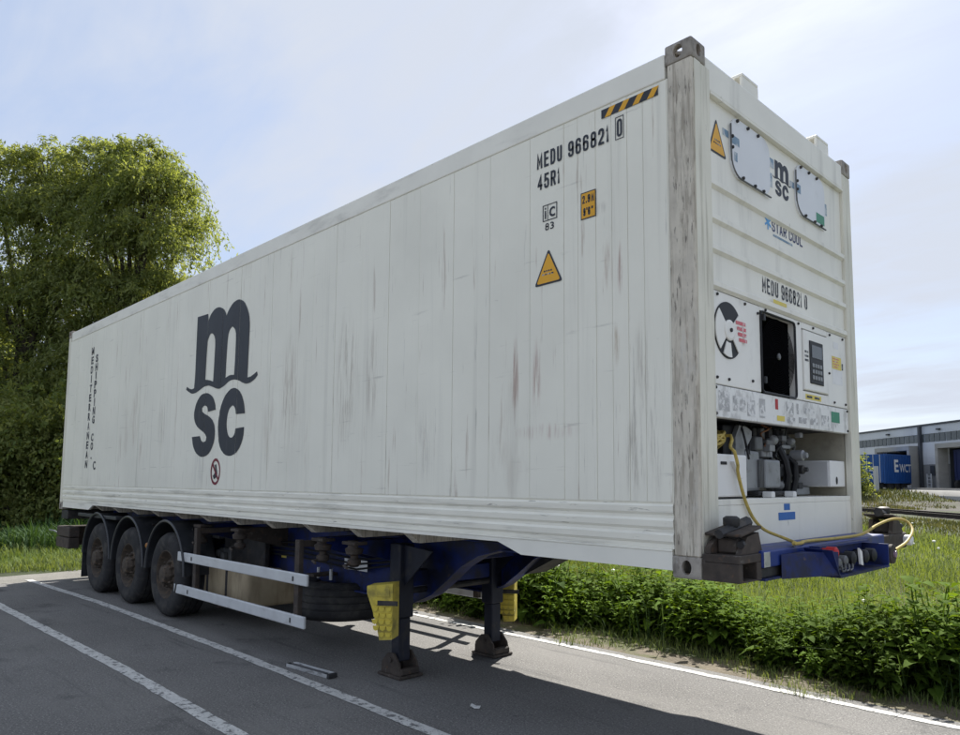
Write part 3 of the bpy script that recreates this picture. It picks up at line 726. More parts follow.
HOLE_A = [(-6.439, 2.864), (-6.433, 3.134), (-6.418, 3.329), (-6.367, 3.394), (-6.306, 3.403), (-6.242, 3.367), (-6.203, 3.3), (-6.21, 3.038), (-6.222, 2.821), (-6.334, 2.849)]
HOLE_B = [(-5.898, 2.833), (-5.893, 3.071), (-5.876, 3.308), (-5.833, 3.379), (-5.771, 3.401), (-5.701, 3.36), (-5.673, 3.297), (-5.674, 3.045), (-5.686, 2.846), (-5.787, 2.856)]
LOGO_S = [(-6.126, 2.488), (-6.145, 2.561), (-6.206, 2.638), (-6.304, 2.686), (-6.413, 2.705), (-6.543, 2.692), (-6.656, 2.616), (-6.714, 2.516), (-6.72, 2.441), (-6.68, 2.364), (-6.593, 2.304), (-6.478, 2.262), (-6.387, 2.227), (-6.34, 2.183), (-6.357, 2.138), (-6.42, 2.126), (-6.488, 2.146), (-6.525, 2.203), (-6.753, 2.199), (-6.715, 2.094), (-6.629, 2.008), (-6.513, 1.963), (-6.425, 1.953), (-6.298, 1.974), (-6.199, 2.034), (-6.133, 2.13), (-6.118, 2.237), (-6.143, 2.318), (-6.211, 2.385), (-6.322, 2.431), (-6.432, 2.462), (-6.492, 2.493), (-6.496, 2.53), (-6.442, 2.558), (-6.376, 2.55), (-6.339, 2.52), (-6.326, 2.477)]
LOGO_C = [(-5.394, 2.403), (-5.42, 2.51), (-5.483, 2.608), (-5.563, 2.671), (-5.66, 2.703), (-5.775, 2.692), (-5.907, 2.624), (-6.004, 2.498), (-6.048, 2.323), (-6.024, 2.144), (-5.961, 2.037), (-5.848, 1.968), (-5.71, 1.948), (-5.58, 1.976), (-5.474, 2.049), (-5.41, 2.156), (-5.4, 2.256), (-5.603, 2.249), (-5.617, 2.189), (-5.67, 2.152), (-5.736, 2.155), (-5.79, 2.197), (-5.826, 2.294), (-5.816, 2.398), (-5.775, 2.474), (-5.701, 2.509), (-5.662, 2.501), (-5.621, 2.464), (-5.605, 2.406)]
emblem([LOGO_M, HOLE_A, HOLE_B], M['ink'])
emblem([LOGO_S], M['ink']); emblem([LOGO_C], M['ink'])
# no-touch sign under the logo
rx, rz, cx, cz = .125, .150, -6.065, 1.783
sg = link('prohibition_sign', raw(curve_mesh('prohibition_sign', [ellipse(cx, cz, rx, rz), ellipse(cx, cz, rx * .80, rz * .80)]), 'side', .0026), M['dark_red'], CT)
link('slash', raw(curve_mesh('slash', [[(cx - .095, cz + .085), (cx - .075, cz + .105), (cx + .095, cz - .085), (cx + .075, cz - .105)]]), 'side', .0032), M['dark_red'], sg)
link('pictogram', raw(curve_mesh('pictogram', [[(cx - .02, cz + .075), (cx + .015, cz + .085), (cx + .03, cz + .03), (cx + .055, cz - .02), (cx + .035, cz - .06), (cx - .03, cz - .085), (cx - .06, cz - .05), (cx - .02, cz - .02), (cx + .005, cz + .02)]]), 'side', .0028), M['ink'], sg)
# stacked company name
def stacked(s, x_top, x_bot, z_top, z_bot, w, h, mat):
    p = (z_top - z_bot - h) / (len(s) - 1)
    mb = bmesh.new()
    for k, ch in enumerate(s):
        if ch == ' ': continue
        f = k / (len(s) - 1)
        zc_ = z_top - h - p * k; xc = x_top + (x_bot - x_top) * f
        ww = w * (0.35 if ch == 'I' else 0.5 if ch == '.' else 1); hh = h * (.25 if ch == '.' else 1)
        me = fit(text_mesh(ch, .04), xc - ww / 2, xc + ww / 2, zc_, zc_ + hh, 'side', .0026)
        mb.from_mesh(me); bpy.data.meshes.remove(me)
    me = bpy.data.meshes.new('lettering'); mb.to_mesh(me); mb.free()
    return link('lettering', me, mat, CT)
stacked('MEDITERRANEAN', -10.80, -10.83, 3.80, 1.86, .115, .125, M['ink_worn'])
stacked('SHIPPING CO.', -10.575, -10.60, 3.66, 2.00, .115, .125, M['ink_worn'])
link('logo_curl', raw(curve_mesh('logo_curl', [[(-10.41 + r * math.cos(a), 1.90 + r * .9 * math.sin(a)) for r, al in ((.075, [rad(40 + 280 * k / 20) for k in range(21)]), (.045, [rad(320 - 280 * k / 20) for k in range(21)])) for a in al]]), 'side', .0026), M['ink_worn'], CT)
stencil('MEDU', -1.187, -.965, 3.806, 3.914, 'side', M['ink'], CT, .0026, .15)
stencil('966821', -.912, -.585, 3.806, 3.912, 'side', M['ink'], CT, .0026, .15)
stencil('0', -.524, -.484, 3.812, 3.925, 'side', M['ink'], CT, .0026, .13)
link('check_digit_box', raw(curve_mesh('check_digit_box', [[(-.536, 3.796), (-.472, 3.796), (-.472, 3.942), (-.536, 3.942)], [(-.531, 3.801), (-.477, 3.801), (-.477, 3.937), (-.531, 3.937)]]), 'side', .0026), M['ink'], CT)
stencil('45R1', -1.181, -.985, 3.657, 3.762, 'side', M['ink'], CT, .0026, .15)
bx = link('approval_mark', raw(curve_mesh('approval_mark', [[(-1.135, 3.428), (-1.008, 3.428), (-1.008, 3.540), (-1.135, 3.540)], [(-1.128, 3.434), (-1.015, 3.434), (-1.015, 3.534), (-1.128, 3.534)]]), 'side', .0026), M['ink'], CT)
patch('divider', -1.093, -1.088, 3.434, 3.534, 'side', M['ink'], bx, .0026)
lettering('i', -1.117, -1.104, 3.445, 3.522, 'side', M['ink'], bx, .02, .0026)
lettering('c', -1.076, -1.026, 3.447, 3.515, 'side', M['ink'], bx, .01, .0026)
stencil('8', -1.112, -1.080, 3.364, 3.412, 'side', M['ink'], CT, .0026, .16)
lettering('3', -1.068, -1.036, 3.364, 3.412, 'side', M['ink'], CT, .012, .0026)
hb = patch('height_plate', -.809, -.688, 3.357, 3.534, 'side', M['ink'], CT, .0026)
patch('plate_face', -.802, -.695, 3.364, 3.527, 'side', M['yellow'], hb, .0032)
stencil('2.9M', -.795, -.702, 3.460, 3.513, 'side', M['ink'], hb, .0038, .17)
stencil("9'6\"", -.788, -.708, 3.378, 3.431, 'side', M['ink'], hb, .0038, .17)
def tri_sign(a, b_, c, plane, parent):
    def inset(f):
        g_ = ((a[0] + b_[0] + c[0]) / 3, (a[1] + b_[1] + c[1]) / 3)
        return [(g_[0] + (p[0] - g_[0]) * f, g_[1] + (p[1] - g_[1]) * f) for p in (a, b_, c)]
    def rnd(t, f=.07):
        o = []
        for i in range(3):
            p, q, r = t[i - 1], t[i], t[(i + 1) % 3]
            for (w0, w1) in ((f, 0), (f * .3, f * .3), (0, f)):
                o.append((q[0] * (1 - w0 - w1) + p[0] * w0 + r[0] * w1, q[1] * (1 - w0 - w1) + p[1] * w0 + r[1] * w1))
        return o
    s_ = link('warning_sign', raw(curve_mesh('warning_sign', [rnd(inset(1))]), plane, .0026), M['ink'], parent)
    link('sign_face', raw(curve_mesh('sign_face', [rnd(inset(.84))]), plane, .0032), M['yellow'], s_)
    w = abs(c[0] - b_[0]); mx_ = (b_[0] + c[0]) / 2; zz = min(b_[1], c[1])
    h = a[1] - zz
    for k, ww in ((.36, .16), (.27, .22)):
        for q in range(4):
            u0 = mx_ - w * ww + q * w * ww * .5
            patch('print_line', u0, u0 + w * ww * .36, zz + h * k, zz + h * (k + .045), plane, M['ink_worn'], s_, .0038)
tri_sign((-1.083, 3.236), (-1.208, 2.994), (-.962, 2.997), 'side', CT)
hz = patch('hazard_stripe', -.641, -.226, 3.972, 4.029, 'side', M['ink'], CT, .0026)
for k in range(4):
    u = -.615 + k * .104
    link('yellow_bar', raw(curve_mesh('yellow_bar', [[(u, 3.9725), (u + .045, 3.9725), (u + .085, 4.0285), (u + .040, 4.0285)]]), 'side', .0032), M['yellow'], hz)
lettering('DCM 8', -12.02, -11.72, 3.955, 4.0, 'side', M['ink_worn'], CT, 0, .0026) if False else None
# scuffed stencil remains: reddish rubbed patches on the side
# --- front bulkhead
part('front_header', MB().box(-.14, -.006, .165, WD - .165, 3.995, 4.190, .010, seg=2), M['front'], CT)
part('header_lip', MB().box(-.13, .002, .214, WD - .170, 3.975, 3.992, .003), M['front'], CT)
part('front_panel', MB().box(-.09, FRONT_X, .213, WD - .169, 2.835, 3.974), M['front'], CT)
for zr in (3.452, 3.245, 3.062, 2.845):
    part('front_rib', MB().prism([(FRONT_X + .0005, .2135, zr - .030), (-.008, .2135, zr - .014), (-.008, .2135, zr + .014), (FRONT_X + .0005, .2135, zr + .030)], (0, WD - .169 - .214, 0)), M['front'], CT)
# roof lugs above the header
for y0, y1 in ((.68, .90), (1.86, 2.08)):
    b_ = MB(); b_.box(-.20, -.03, y0, y1, 4.290, 4.312, .004)
    b_.box(-.052, -.03, y0, y1, 4.188, 4.2895, .004); b_.box(-.20, -.178, y0, y1, 4.188, 4.2895, .004)
    part('lifting_lug', b_, M['front'], CT)
# access covers
def rrect(u0, u1, v0, v1, r, n=6):
    o = []
    for cx_, cy_, a0 in ((u1 - r, v1 - r, 0), (u0 + r, v1 - r, 90), (u0 + r, v0 + r, 180), (u1 - r, v0 + r, 270)):
        o += [(cx_ + r * math.cos(rad(a0 + 90 * k / n)), cy_ + r * math.sin(rad(a0 + 90 * k / n))) for k in range(n + 1)]
    return o
for (u0, u1, v0, v1) in ((.482, 1.015, 3.575, 3.955), (1.425, 1.935, 3.585, 3.955)):
    cv = part('access_cover', MB().prism([(FRONT_X + .0006, a, c) for a, c in rrect(u0, u1, v0, v1, .10)], (.012, 0, 0)), M['cover'], CT)
    tr = [(FRONT_X + .014, u0 + .0, v1 - .06)] + [(FRONT_X + .014, u0, v0 + .16)] + [(FRONT_X + .014, u0 + .12 - .12 * math.cos(rad(90 * k / 6)), v0 + .12 - .12 * math.sin(rad(90 * k / 6))) for k in range(1, 7)] + [(FRONT_X + .014, u1, v0)]
    part('cover_seal', MB().tube(tr, .0055, 6), M['grey_dark'], cv)
    for (a, c) in ((u0 + .08, v1 - .018), (u0 + .22, v1 - .018), (u0 + .36, v1 - .018), (u0 + .008, v1 - .14), (u0 + .008, v0 + .17), (u0 + .14, v0 + .012), (u0 + .30, v0 + .008), (u0 + .42, v0 + .008)):
        part('bolt', MB().lathe((FRONT_X + .010, a, c), (1, 0, 0), [(.011, 0), (.011, .014), (.006, .018)], 8), M['dark'], cv)
tri_sign((.320, 3.872), (.222, 3.650), (.438, 3.650), 'front', CT)
# small logo on the front
def small_logo(u0, u1, v0, v1, polys, bx_):
    sx, sz = (u1 - u0) / (bx_[1] - bx_[0]), (v1 - v0) / (bx_[3] - bx_[2])
    return [[(u0 + (a - bx_[0]) * sx, v0 + (c - bx_[2]) * sz) for a, c in chaikin(p)] for p in polys]
FB = (-6.99, -5.13, 1.948, 3.69)
for pl in ([LOGO_M, HOLE_A, HOLE_B], [LOGO_S], [LOGO_C]):
    link('logo_letter', raw(curve_mesh('logo_letter', small_logo(1.075, 1.365, 3.630, 3.880, pl, FB)), 'front', .0015), M['ink'], CT)
for (u0, u1, v0, v1) in ((.40, .475, 3.80, 3.845), (.495, .59, 3.775, 3.83), (1.03, 1.10, 3.80, 3.865), (1.345, 1.42, 3.755, 3.80), (1.435, 1.50, 3.735, 3.80)):
    patch('worn_print', u0, u1, v0, v1, 'front', M['teal_print'], CT, .0135 if (u0 > .48 and u0 < .5) or u0 > 1.43 else .0014)
for (u0, u1, v0, v1) in ((.52, .56, 3.67, 3.73), (1.03, 1.07, 3.66, 3.76), (1.96, 2.0, 3.71, 3.80)):
    patch('worn_print', u0, u1, v0, v1, 'front', M['teal_print'], CT, .0135 if u0 < .6 else .0014)
patch('green_sticker', 1.765, 1.915, 3.607, 3.680, 'front', M['green'], CT, .0132)
stencil('STAR COOL', 1.045, 1.530, 3.360, 3.434, 'front', M['ink_blue'], CT, .0015, .16, .25)
sf = MB()
for k in range(3):
    a = rad(60 * k + 30)
    ca, sa = math.cos(a), math.sin(a)
    sf.prism([(FRONT_X + .0012, .985 + ca * .048 * s1 - sa * .007 * s2, 3.405 + sa * .05 * s1 + ca * .007 * s2) for s1, s2 in ((-1, -1), (1, -1), (1, 1), (-1, 1))], (.0012 + .0002 * k, 0, 0))
part('snowflake_mark', sf, M['sky_blue'], CT)
patch('print_line', 1.06, 1.36, 3.327, 3.343, 'front', M['teal_print'], CT)
stencil('MEDU 966821 0', .878, 1.578, 2.915, 3.018, 'front', M['ink_worn'], CT, .0015, .15)
patch('yellow_sticker', .985, 1.185, 2.860, 2.885, 'front', M['pale_yellow'], CT, .0232)
# --- refrigeration unit
UX = -.026
up_ = MB()
up_.box(-.075, UX, .215, .822, 2.262, 2.812, .004)
part('unit_panel', up_, M['unit'], CT)
part('unit_panel', MB().box(-.075, UX, 1.342, 1.455, 2.262, 2.812, .004), M['unit'], CT)
part('unit_panel', MB().box(-.075, UX, 1.905, WD - .172, 2.262, 2.812, .004), M['unit'], CT)
part('unit_panel', MB().box(-.075, UX, .824, 1.340, 2.787, 2.812, .002), M['unit'], CT)
part('unit_panel', MB().box(-.075, UX, 1.457, 1.903, 2.770, 2.812, .002), M['unit'], CT)
part('unit_panel', MB().box(-.075, UX, 1.457, 1.903, 2.262, 2.330, .002), M['unit'], CT)
part('unit_lower_panel', MB().box(-.075, UX + .002, .215, WD - .172, 2.070, 2.2555, .004), M['unit_worn'], CT)
for (a, c) in ((.28, 2.79), (.62, 2.79), (.90, 2.80), (1.40, 2.79), (1.65, 2.795), (1.95, 2.79), (2.2, 2.79), (.26, 2.30), (.40, 2.30), (.70, 2.32), (2.0, 2.29), (2.22, 2.29), (.24, 2.24), (2.24, 2.24), (.24, 2.09), (2.24, 2.09), (1.92, 2.5), (.79, 2.76)):
    part('bolt', MB().lathe((UX + .0005, a, c), (1, 0, 0), [(.009, 0), (.009, .008), (.005, .011)], 8), M['dark'], CT)
# condenser fan window: white disc wedges over a black well
fc = (.402, 2.592)
fan = part('condenser_fan', MB().lathe((UX + .0008, *fc), (1, 0, 0), [(.170, 0), (.170, .004)], 40), M['black'], CT)
def wedge(a0, a1, r0, r1):
    n = 10
    return [(UX + .006, fc[0] + r1 * math.cos(rad(a0 + (a1 - a0) * k / n)), fc[1] + r1 * 1.0 * math.sin(rad(a0 + (a1 - a0) * k / n))) for k in range(n + 1)] + [(UX + .006, fc[0] + r0 * math.cos(rad(a1 - (a1 - a0) * k / n)), fc[1] + r0 * math.sin(rad(a1 - (a1 - a0) * k / n))) for k in range(n + 1)]
for a0, a1 in ((-48, 42), (135, 228)):
    part('fan_blade', MB().prism(wedge(a0, a1, .058, .163), (.006, 0, 0)), M['unit'], fan)
part('fan_blade', MB().prism(wedge(243, 280, .075, .160), (.006, 0, 0)), M['unit'], fan)
part('fan_hub', MB().lathe((UX + .006, *fc), (1, 0, 0), [(.062, 0), (.062, .010), (.050, .014)], 24), M['unit'], fan)
part('fan_nut', MB().lathe((UX + .0205, *fc), (1, 0, 0), [(.012, 0), (.012, .008)], 8), M['dark'], fan)
lettering('STOP', .475, .590, 2.615, 2.665, 'front', M['red_faded'], CT, .01, .018) if False else None
for k in range(4):
    patch('red_print', .478 + .012 * k, .600 + .005 * k, 2.642 - .034 * k, 2.664 - .034 * k, 'front', M['red_faded'], CT, .0182)
# evaporator mesh opening
part('mesh_recess', MB().box(-.30, -.29, .80, 1.36, 2.24, 2.80), M['void'], CT)
for (a, b_, c, d) in ((.80, .82, 2.24, 2.80), (1.34, 1.36, 2.24, 2.80)):
    part('recess_wall', MB().box(-.289, -.076, a, b_, c, d), M['void'], CT)
part('recess_wall', MB().box(-.289, -.076, .821, 1.339, 2.785, 2.80), M['void'], CT)
part('recess_wall', MB().box(-.289, -.076, .821, 1.339, 2.245, 2.262), M['void'], CT)
gr = MB()
outer = rrect(.826, 1.338, 2.266, 2.782, .03)
for a, c in zip(outer, outer[1:] + outer[:1]):
    gr.tube([(UX + .004, *a), (UX + .004, *c)], .008, 5)
grille = part('fan_grille', gr, M['black'], CT)
gc = (1.085, 2.52)
rg = MB()
for r_ in [.03 + .0145 * k for k in range(16)]:
    pts = [(UX - .006, gc[0] + r_ * math.cos(rad(a)), gc[1] + r_ * math.sin(rad(a))) for a in range(0, 361, 15)]
    rg.tube(pts, .0022, 4, cap=False)
part('wire_ring', rg, M['void'], grille)['kind'] = 'stuff'
sp_ = MB()
for k in range(12):
    a = rad(30 * k + 10)
    sp_.tube([(UX - .002, gc[0], gc[1]), (UX - .002, gc[0] + .25 * math.cos(a), gc[1] + .25 * math.sin(a))], .0013, 4)
part('wire_spoke', sp_, M['void'], grille)['kind'] = 'stuff'
part('grille_hub', MB().lathe((UX - .004, *gc), (1, 0, 0), [(.022, 0), (.022, .008), (.015, .012)], 16), M['grey_dark'], grille)
for (a, c) in ((.842, 2.74), (.842, 2.34)):
    part('latch', MB().box(UX + .010, UX + .026, a - .014, a + .014, c - .022, c + .022, .003), M['black'], grille)
# controller
part('controller_back', MB().box(-.12, -.076, 1.455, 1.905, 2.33, 2.77), M['black'], CT)
ctl = part('controller_door', MB().box(-.075, UX + .010, 1.466, 1.892, 2.338, 2.760, .008, seg=2), M['unit'], CT)
cw = part('controller', MB().box(UX + .0105, UX + .016, 1.552, 1.786, 2.390, 2.694, .004), M['black'], ctl)
part('screen', MB().box(UX + .0165, UX + .019, 1.580, 1.758, 2.575, 2.665), M['screen'], ctl)
for r_ in range(3):
    for c_ in range(4):
        part('key', MB().box(UX + .0165, UX + .020, 1.582 + .045 * c_, 1.616 + .045 * c_, 2.420 + .043 * r_, 2.450 + .043 * r_, .003), M['grey_alloy'], ctl)
for k in range(3):
    patch('print_line', 1.475, 1.535, 2.60 - .03 * k, 2.615 - .03 * k, 'front', M['ink_worn'], CT, .0152)
patch('yellow_sticker', 1.985, 2.165, 2.545, 2.640, 'front', M['pale_yellow'], CT, .0052)
for k in range(4):
    patch('print_line', 2.0, 2.12 - .02 * (k % 2), 2.618 - .02 * k, 2.625 - .02 * k, 'front', M['red_faded'], CT, .0060)
patch('white_sticker', 1.985, 2.18, 2.43, 2.542, 'front', M['white_sticker'], CT, .0052)
patch('print_line', 2.175, 2.20, 2.55, 2.60, 'front', M['ink_worn'], CT, .0052)
patch('white_sticker', 2.02, 2.12, 2.70, 2.75, 'front', M['white_sticker'], CT, .0052)
patch('yellow_sticker', 1.49, 1.76, 2.276, 2.312, 'front', M['pale_yellow'], CT, .0052)
for k in range(2):
    patch('print_line', 1.51 + .13 * k, 1.60 + .13 * k, 2.286, 2.302, 'front', M['ink_worn'], CT, .0060)
patch('red_sticker', 1.004, 1.046, 2.168, 2.236, 'front', M['red'], CT, .0072)
patch('yellow_sticker', 1.025, 1.140, 2.096, 2.130, 'front', M['pale_yellow'], CT, .0072)
patch('green_sticker', 1.930, 2.090, 2.140, 2.220, 'front', M['green'], CT, .0072)
for (u0, u1, v0, v1) in ((.27, .40, 2.11, 2.225), (.44, .60, 2.12, 2.21), (.62, .72, 2.10, 2.20), (.78, .86, 2.10, 2.22), (1.17, 1.28, 2.15, 2.23), (1.33, 1.36, 2.16, 2.23), (1.18, 1.30, 2.09, 2.13), (1.36, 1.50, 2.10, 2.14), (1.55, 1.68, 2.10, 2.15), (1.45, 1.62, 2.17, 2.21), (1.75, 1.88, 2.10, 2.18)):
    patch('worn_print', u0, u1, v0, v1, 'front', M['worn_grey'], CT, .0074)
# --- compressor bay
part('bay_back', MB().box(-.62, -.60, .10, WD - .10, 1.58, 2.26), M['dark'], CT)
part('bay_wall', MB().box(-.60, -.062, WD - .165, WD - .12, 1.603, 2.26), M['bay'], CT)
part('bay_wall', MB().box(-.60, -.062, .12, .212, 1.603, 2.26), M['bay'], CT)
part('bay_roof', MB().box(-.599, -.077, .213, WD - .166, 2.085, 2.10), M['dark'], CT)
part('bay_floor', MB().box(-.599, -.030, .213, WD - .166, 1.565, 1.600, .003), M['front'], CT)
part('bay_back_panel', MB().box(-.598, -.590, 1.70, WD - .166, 1.601, 2.084), M['bay'], CT)
part('front_lower_panel', MB().box(-.075, FRONT_X, .213, WD - .169, 1.300, 1.564, .003), M['front'], CT)
part('front_sill', MB().box(-.16, -.010, .163, WD - .163, 1.185, 1.298, .004), M['front'], CT)
patch('blue_sticker', 1.102, 1.192, 1.527, 1.560, 'front', M['blue_sticker'], CT) if False else None
patch('blue_sticker', 1.102, 1.192, 1.520, 1.562, 'front', M['blue_sticker'], CT)
patch('blue_sticker', 1.018, 1.269, 1.457, 1.507, 'front', M['blue_sticker'], CT)
# transformer box
wb = part('transformer_box', MB().box(-.42, -.045, .222, .640, 1.612, 1.862, .010, seg=2), M['box_white'], CT)
part('handle_slot', MB().box(-.0448, -.040, .315, .385, 1.800, 1.818, .002), M['black'], wb)
part('box_flap', MB().prism([(-.0445, .43, 1.82), (-.0445, .47, 1.82), (-.0445, .545, 1.72), (-.0445, .51, 1.725)], (.022, 0, 0)), M['box_white'], wb)
part('box_foot', MB().box(-.41, -.05, .235, .63, 1.6005, 1.611), M['black'], wb)
# compressor group
cp = part('compressor', MB().box(-.48, -.16, .86, 1.06, 1.640, 1.905, .022, seg=2), M['grey_alloy'], CT)
part('motor_body', MB().lathe((-.34, 1.061, 1.775), (0, 1, 0), [(.125, 0), (.15, .02), (.15, .155), (.13, .18)], 28), M['grey_alloy'], cp, 40)
part('motor_face', MB().box(-.165, -.13, 1.075, 1.300, 1.660, 1.850, .016, seg=2), M['grey_alloy'], cp)
for k in range(6):
    part('cooling_fin', MB().box(-.158, -.142, 1.066 + .018 * k - .018 * 3, 1.074 + .018 * k - .018 * 3, 1.665, 1.845), M['grey_dark'], cp)
part('fan_shroud', MB().prism([(-.20, .745, 1.64), (-.20, .86, 1.64), (-.20, .86, 1.90), (-.20, .90, 1.93), (-.20, .965, 1.99), (-.20, .97, 2.03), (-.20, .90, 2.055), (-.20, .80, 2.06), (-.20, .745, 1.98)], (.03, 0, 0)), M['grey_alloy'], cp)
part('coil_block', MB().box(-.56, -.205, .66, .85, 1.70, 2.06, .006), M['black'], cp)
part('valve_block', MB().box(-.36, -.15, .99, 1.09, 1.906, 2.0, .012, seg=2), M['grey_dark'], cp)
cy = MB()
for k in range(3):
    cy.lathe((-.20, 1.17 + .05 * k, 1.87), (0, 0, 1), [(.024, 0), (.024, .07), (.014, .085)], 12)
part('cylinder_head', cy, M['grey_alloy'], cp, 40)
part('compressor_head', MB().box(-.38, -.20, 1.09, 1.32, 1.855, 1.97, .03, seg=3), M['grey_dark'], cp)
part('mount_rail', MB().box(-.45, -.12, .95, 1.48, 1.612, 1.640, .006), M['dark'], cp)
for yy in (.985, 1.31):
    part('mount_foot', MB().box(-.12, -.050, yy, yy + .045, 1.6005, 1.640, .006), M['box_white'], cp)
pipes = MB()
for k in range(7):
    y_ = 1.02 + .11 * k; xx = -.28 - .03 * (k % 3)
    pipes.tube([(xx, y_, 2.08), (xx + .02, y_ + .01, 2.03), (xx + .04, y_ + .05, 1.99), (xx + .03, y_ + .13, 1.97), (xx, y_ + .15, 1.90)], .011 + .004 * (k % 2), 6)
part('pipework', pipes, M['grey_dark'], CT, 40)
rb = np.random.default_rng(8)
for k in range(56):
    yy = rb.uniform(.93, 1.68); zz = rb.uniform(1.88, 2.05) if k % 2 else rb.uniform(1.63, 2.0)
    if zz < 1.88: yy = rb.uniform(1.33, 1.74)
    xx = rb.uniform(-.46, -.17); w = rb.uniform(.016, .048); h = rb.uniform(.03, .09)
    mt = M[('grey_dark', 'dark', 'grey_alloy', 'black', 'dark')[k % 5]]
    if k % 3: part('fitting', MB().lathe((xx, yy, zz), ((0, 0, 1), (1, 0, 0), (0, 1, 0))[k % 3], [(w * .7, 0), (w, .008), (w, h), (w * .6, h + .008), (w * .5, h + .03)], 10), mt, CT, 40)
    else: part('fitting', MB().box(xx, xx + w * 1.6, yy, yy + w * 1.8, zz, zz + h * .8, .005), mt, CT)
cu = MB(); cu2 = MB(); rr_ = np.random.default_rng(15)
for k in range(16):
    y0 = rr_.uniform(.70, 1.66); x0 = rr_.uniform(-.50, -.16); z0 = rr_.uniform(1.92, 2.06)
    pts = [(x0, y0, 2.083), (x0 + rr_.uniform(-.03, .05), y0 + rr_.uniform(-.05, .05), z0)]
    for q in range(3): pts.append((min(-.10, pts[-1][0] + rr_.uniform(-.05, .07)), pts[-1][1] + rr_.uniform(-.10, .12), pts[-1][2] - rr_.uniform(.01, .07)))
    (cu if k % 3 else cu2).tube(catmull(pts, 4), .006 + .004 * rr_.random(), 6)
part('copper_pipe', cu2, surf('dull_copper', (.22, .10, .05), .4, metal=.6, var=.2, dirt=[(SOOT, (14, 14, 14), .48, .7, .7)]), CT, 40)
part('wiring', cu, M['black'], CT, 40)
for k in range(7):
    yy = 1.10 + .075 * k
    part('terminal_block', MB().box(-.30 + .02 * (k % 3), -.22 + .02 * (k % 3), yy, yy + .05, 2.00 - .02 * (k % 2), 2.065, .006), M['grey_dark'] if k % 2 else M['dark'], CT)
hose = MB()
hose.tube([(-.22, 1.42, 2.06), (-.20, 1.42, 1.95), (-.16, 1.44, 1.85), (-.15, 1.46, 1.75), (-.18, 1.48, 1.64)], .026, 8)
hose.tube([(-.16, 1.545, 1.62), (-.14, 1.56, 1.72), (-.14, 1.55, 1.83), (-.18, 1.53, 1.88), (-.22, 1.45, 1.80), (-.22, 1.43, 1.66)], .022, 8)
hose.tube([(-.22, 1.60, 1.62), (-.18, 1.62, 1.75), (-.2, 1.60, 1.9)], .016, 8)
part('rubber_hose', hose, M['black'], CT, 40)
rc = MB()
for yy, rr in ((1.49, .028), (1.575, .034)):
    rc.tube([(-.25, yy, 1.90), (-.25, yy, 2.075)], rr, 12)
rc.box(-.30, -.19, 1.40, 1.61, 1.935, 1.965, .006)
rc.tube([(-.2, 1.47, 1.865), (-.2, 1.60, 1.865)], .022, 10)
part('filter_drier', rc, M['grey_alloy'], CT, 40)
part('blue_cap', MB().box(-.19, -.15, 1.345, 1.375, 1.81, 1.86, .005), M['sky_blue'], CT) if False else None
pb = part('electrical_box', MB().box(-.42, -.065, 1.985, 2.325 - .055, 1.668, 1.862, .007, seg=2), M['box_white'], CT)
part('handle_slot', MB().prism([(-.0645, 2.10 + a, 1.715 + c) for a, c in ellipse(0, 0, .016, .028, 16)], (.003, 0, 0)), M['black'], pb)
part('box_bracket', MB().box(-.40, -.22, 1.75, 1.984, 1.61, 1.665, .004), M['grey_alloy'], pb)
part('box_side_panel', MB().box(-.415, -.08, 1.975, 1.9845, 1.675, 1.855, .003), M['box_grey'], pb)
part('bay_lead', MB().tube([(-.45, 1.85, 1.61), (-.5, 1.9, 1.75), (-.52, 1.95, 1.95), (-.5, 1.95, 2.08)], .009, 6), M['black'], CT)

# ================================================================== TRAILER
TR = thing('semi_trailer', (-6.5, WD / 2, 0), 'dirty blue container chassis trailer on landing legs with three axles, under the white container', 'trailer')
CY = 1.20
# main beams (I section with swept gooseneck)
for yb in (.74, 1.66):
    pl = [(-12.0, 1.16), (-12.0, .74), (-11.4, .60), (-3.30, .60), (-3.05, .70), (-2.86, .83), (-2.66, .98), (-2.45, 1.085), (-2.2, 1.145), (-.17, 1.145), (-.17, 1.186), (-2.0, 1.186), (-3.2, 1.165)]
    bm_ = part('main_beam', MB().prism([(a, yb - .008, c) for a, c in pl], (0, .016, 0)), M['blue'], TR)
    fl = MB()
    fl.box(-11.4, -3.30, yb - .07, yb + .07, .585, .600)
    q = [(-3.30, .5925), (-3.05, .692), (-2.86, .822), (-2.66, .972), (-2.45, 1.077), (-2.2, 1.137), (-.17, 1.137)]
    for (a, c), (d, e) in zip(q, q[1:]):
        fl.prism([(a, yb - .07, c - .007), (d, yb - .07, e - .007), (d, yb - .07, e + .007), (a, yb - .07, c + .007)], (0, .14, 0))
    part('beam_flange', fl, M['blue'], bm_)
    part('beam_flange', MB().box(-12.0, -2.1, yb - .065, yb + .065, 1.187, 1.199), M['blue'], bm_)
for xx in (-11.8, -9.4, -8.1, -5.0, -3.9, -2.95, -1.4):
    z0_ = .80 if xx < -3 else (.98 if xx < -2.5 else 1.1475)
    part('cross_beam', MB().box(xx - .05, xx + .05, .75, 1.65, z0_, 1.15 if z0_ < 1.1 else 1.159, .005 if z0_ < 1.1 else .001), M['blue'], TR)
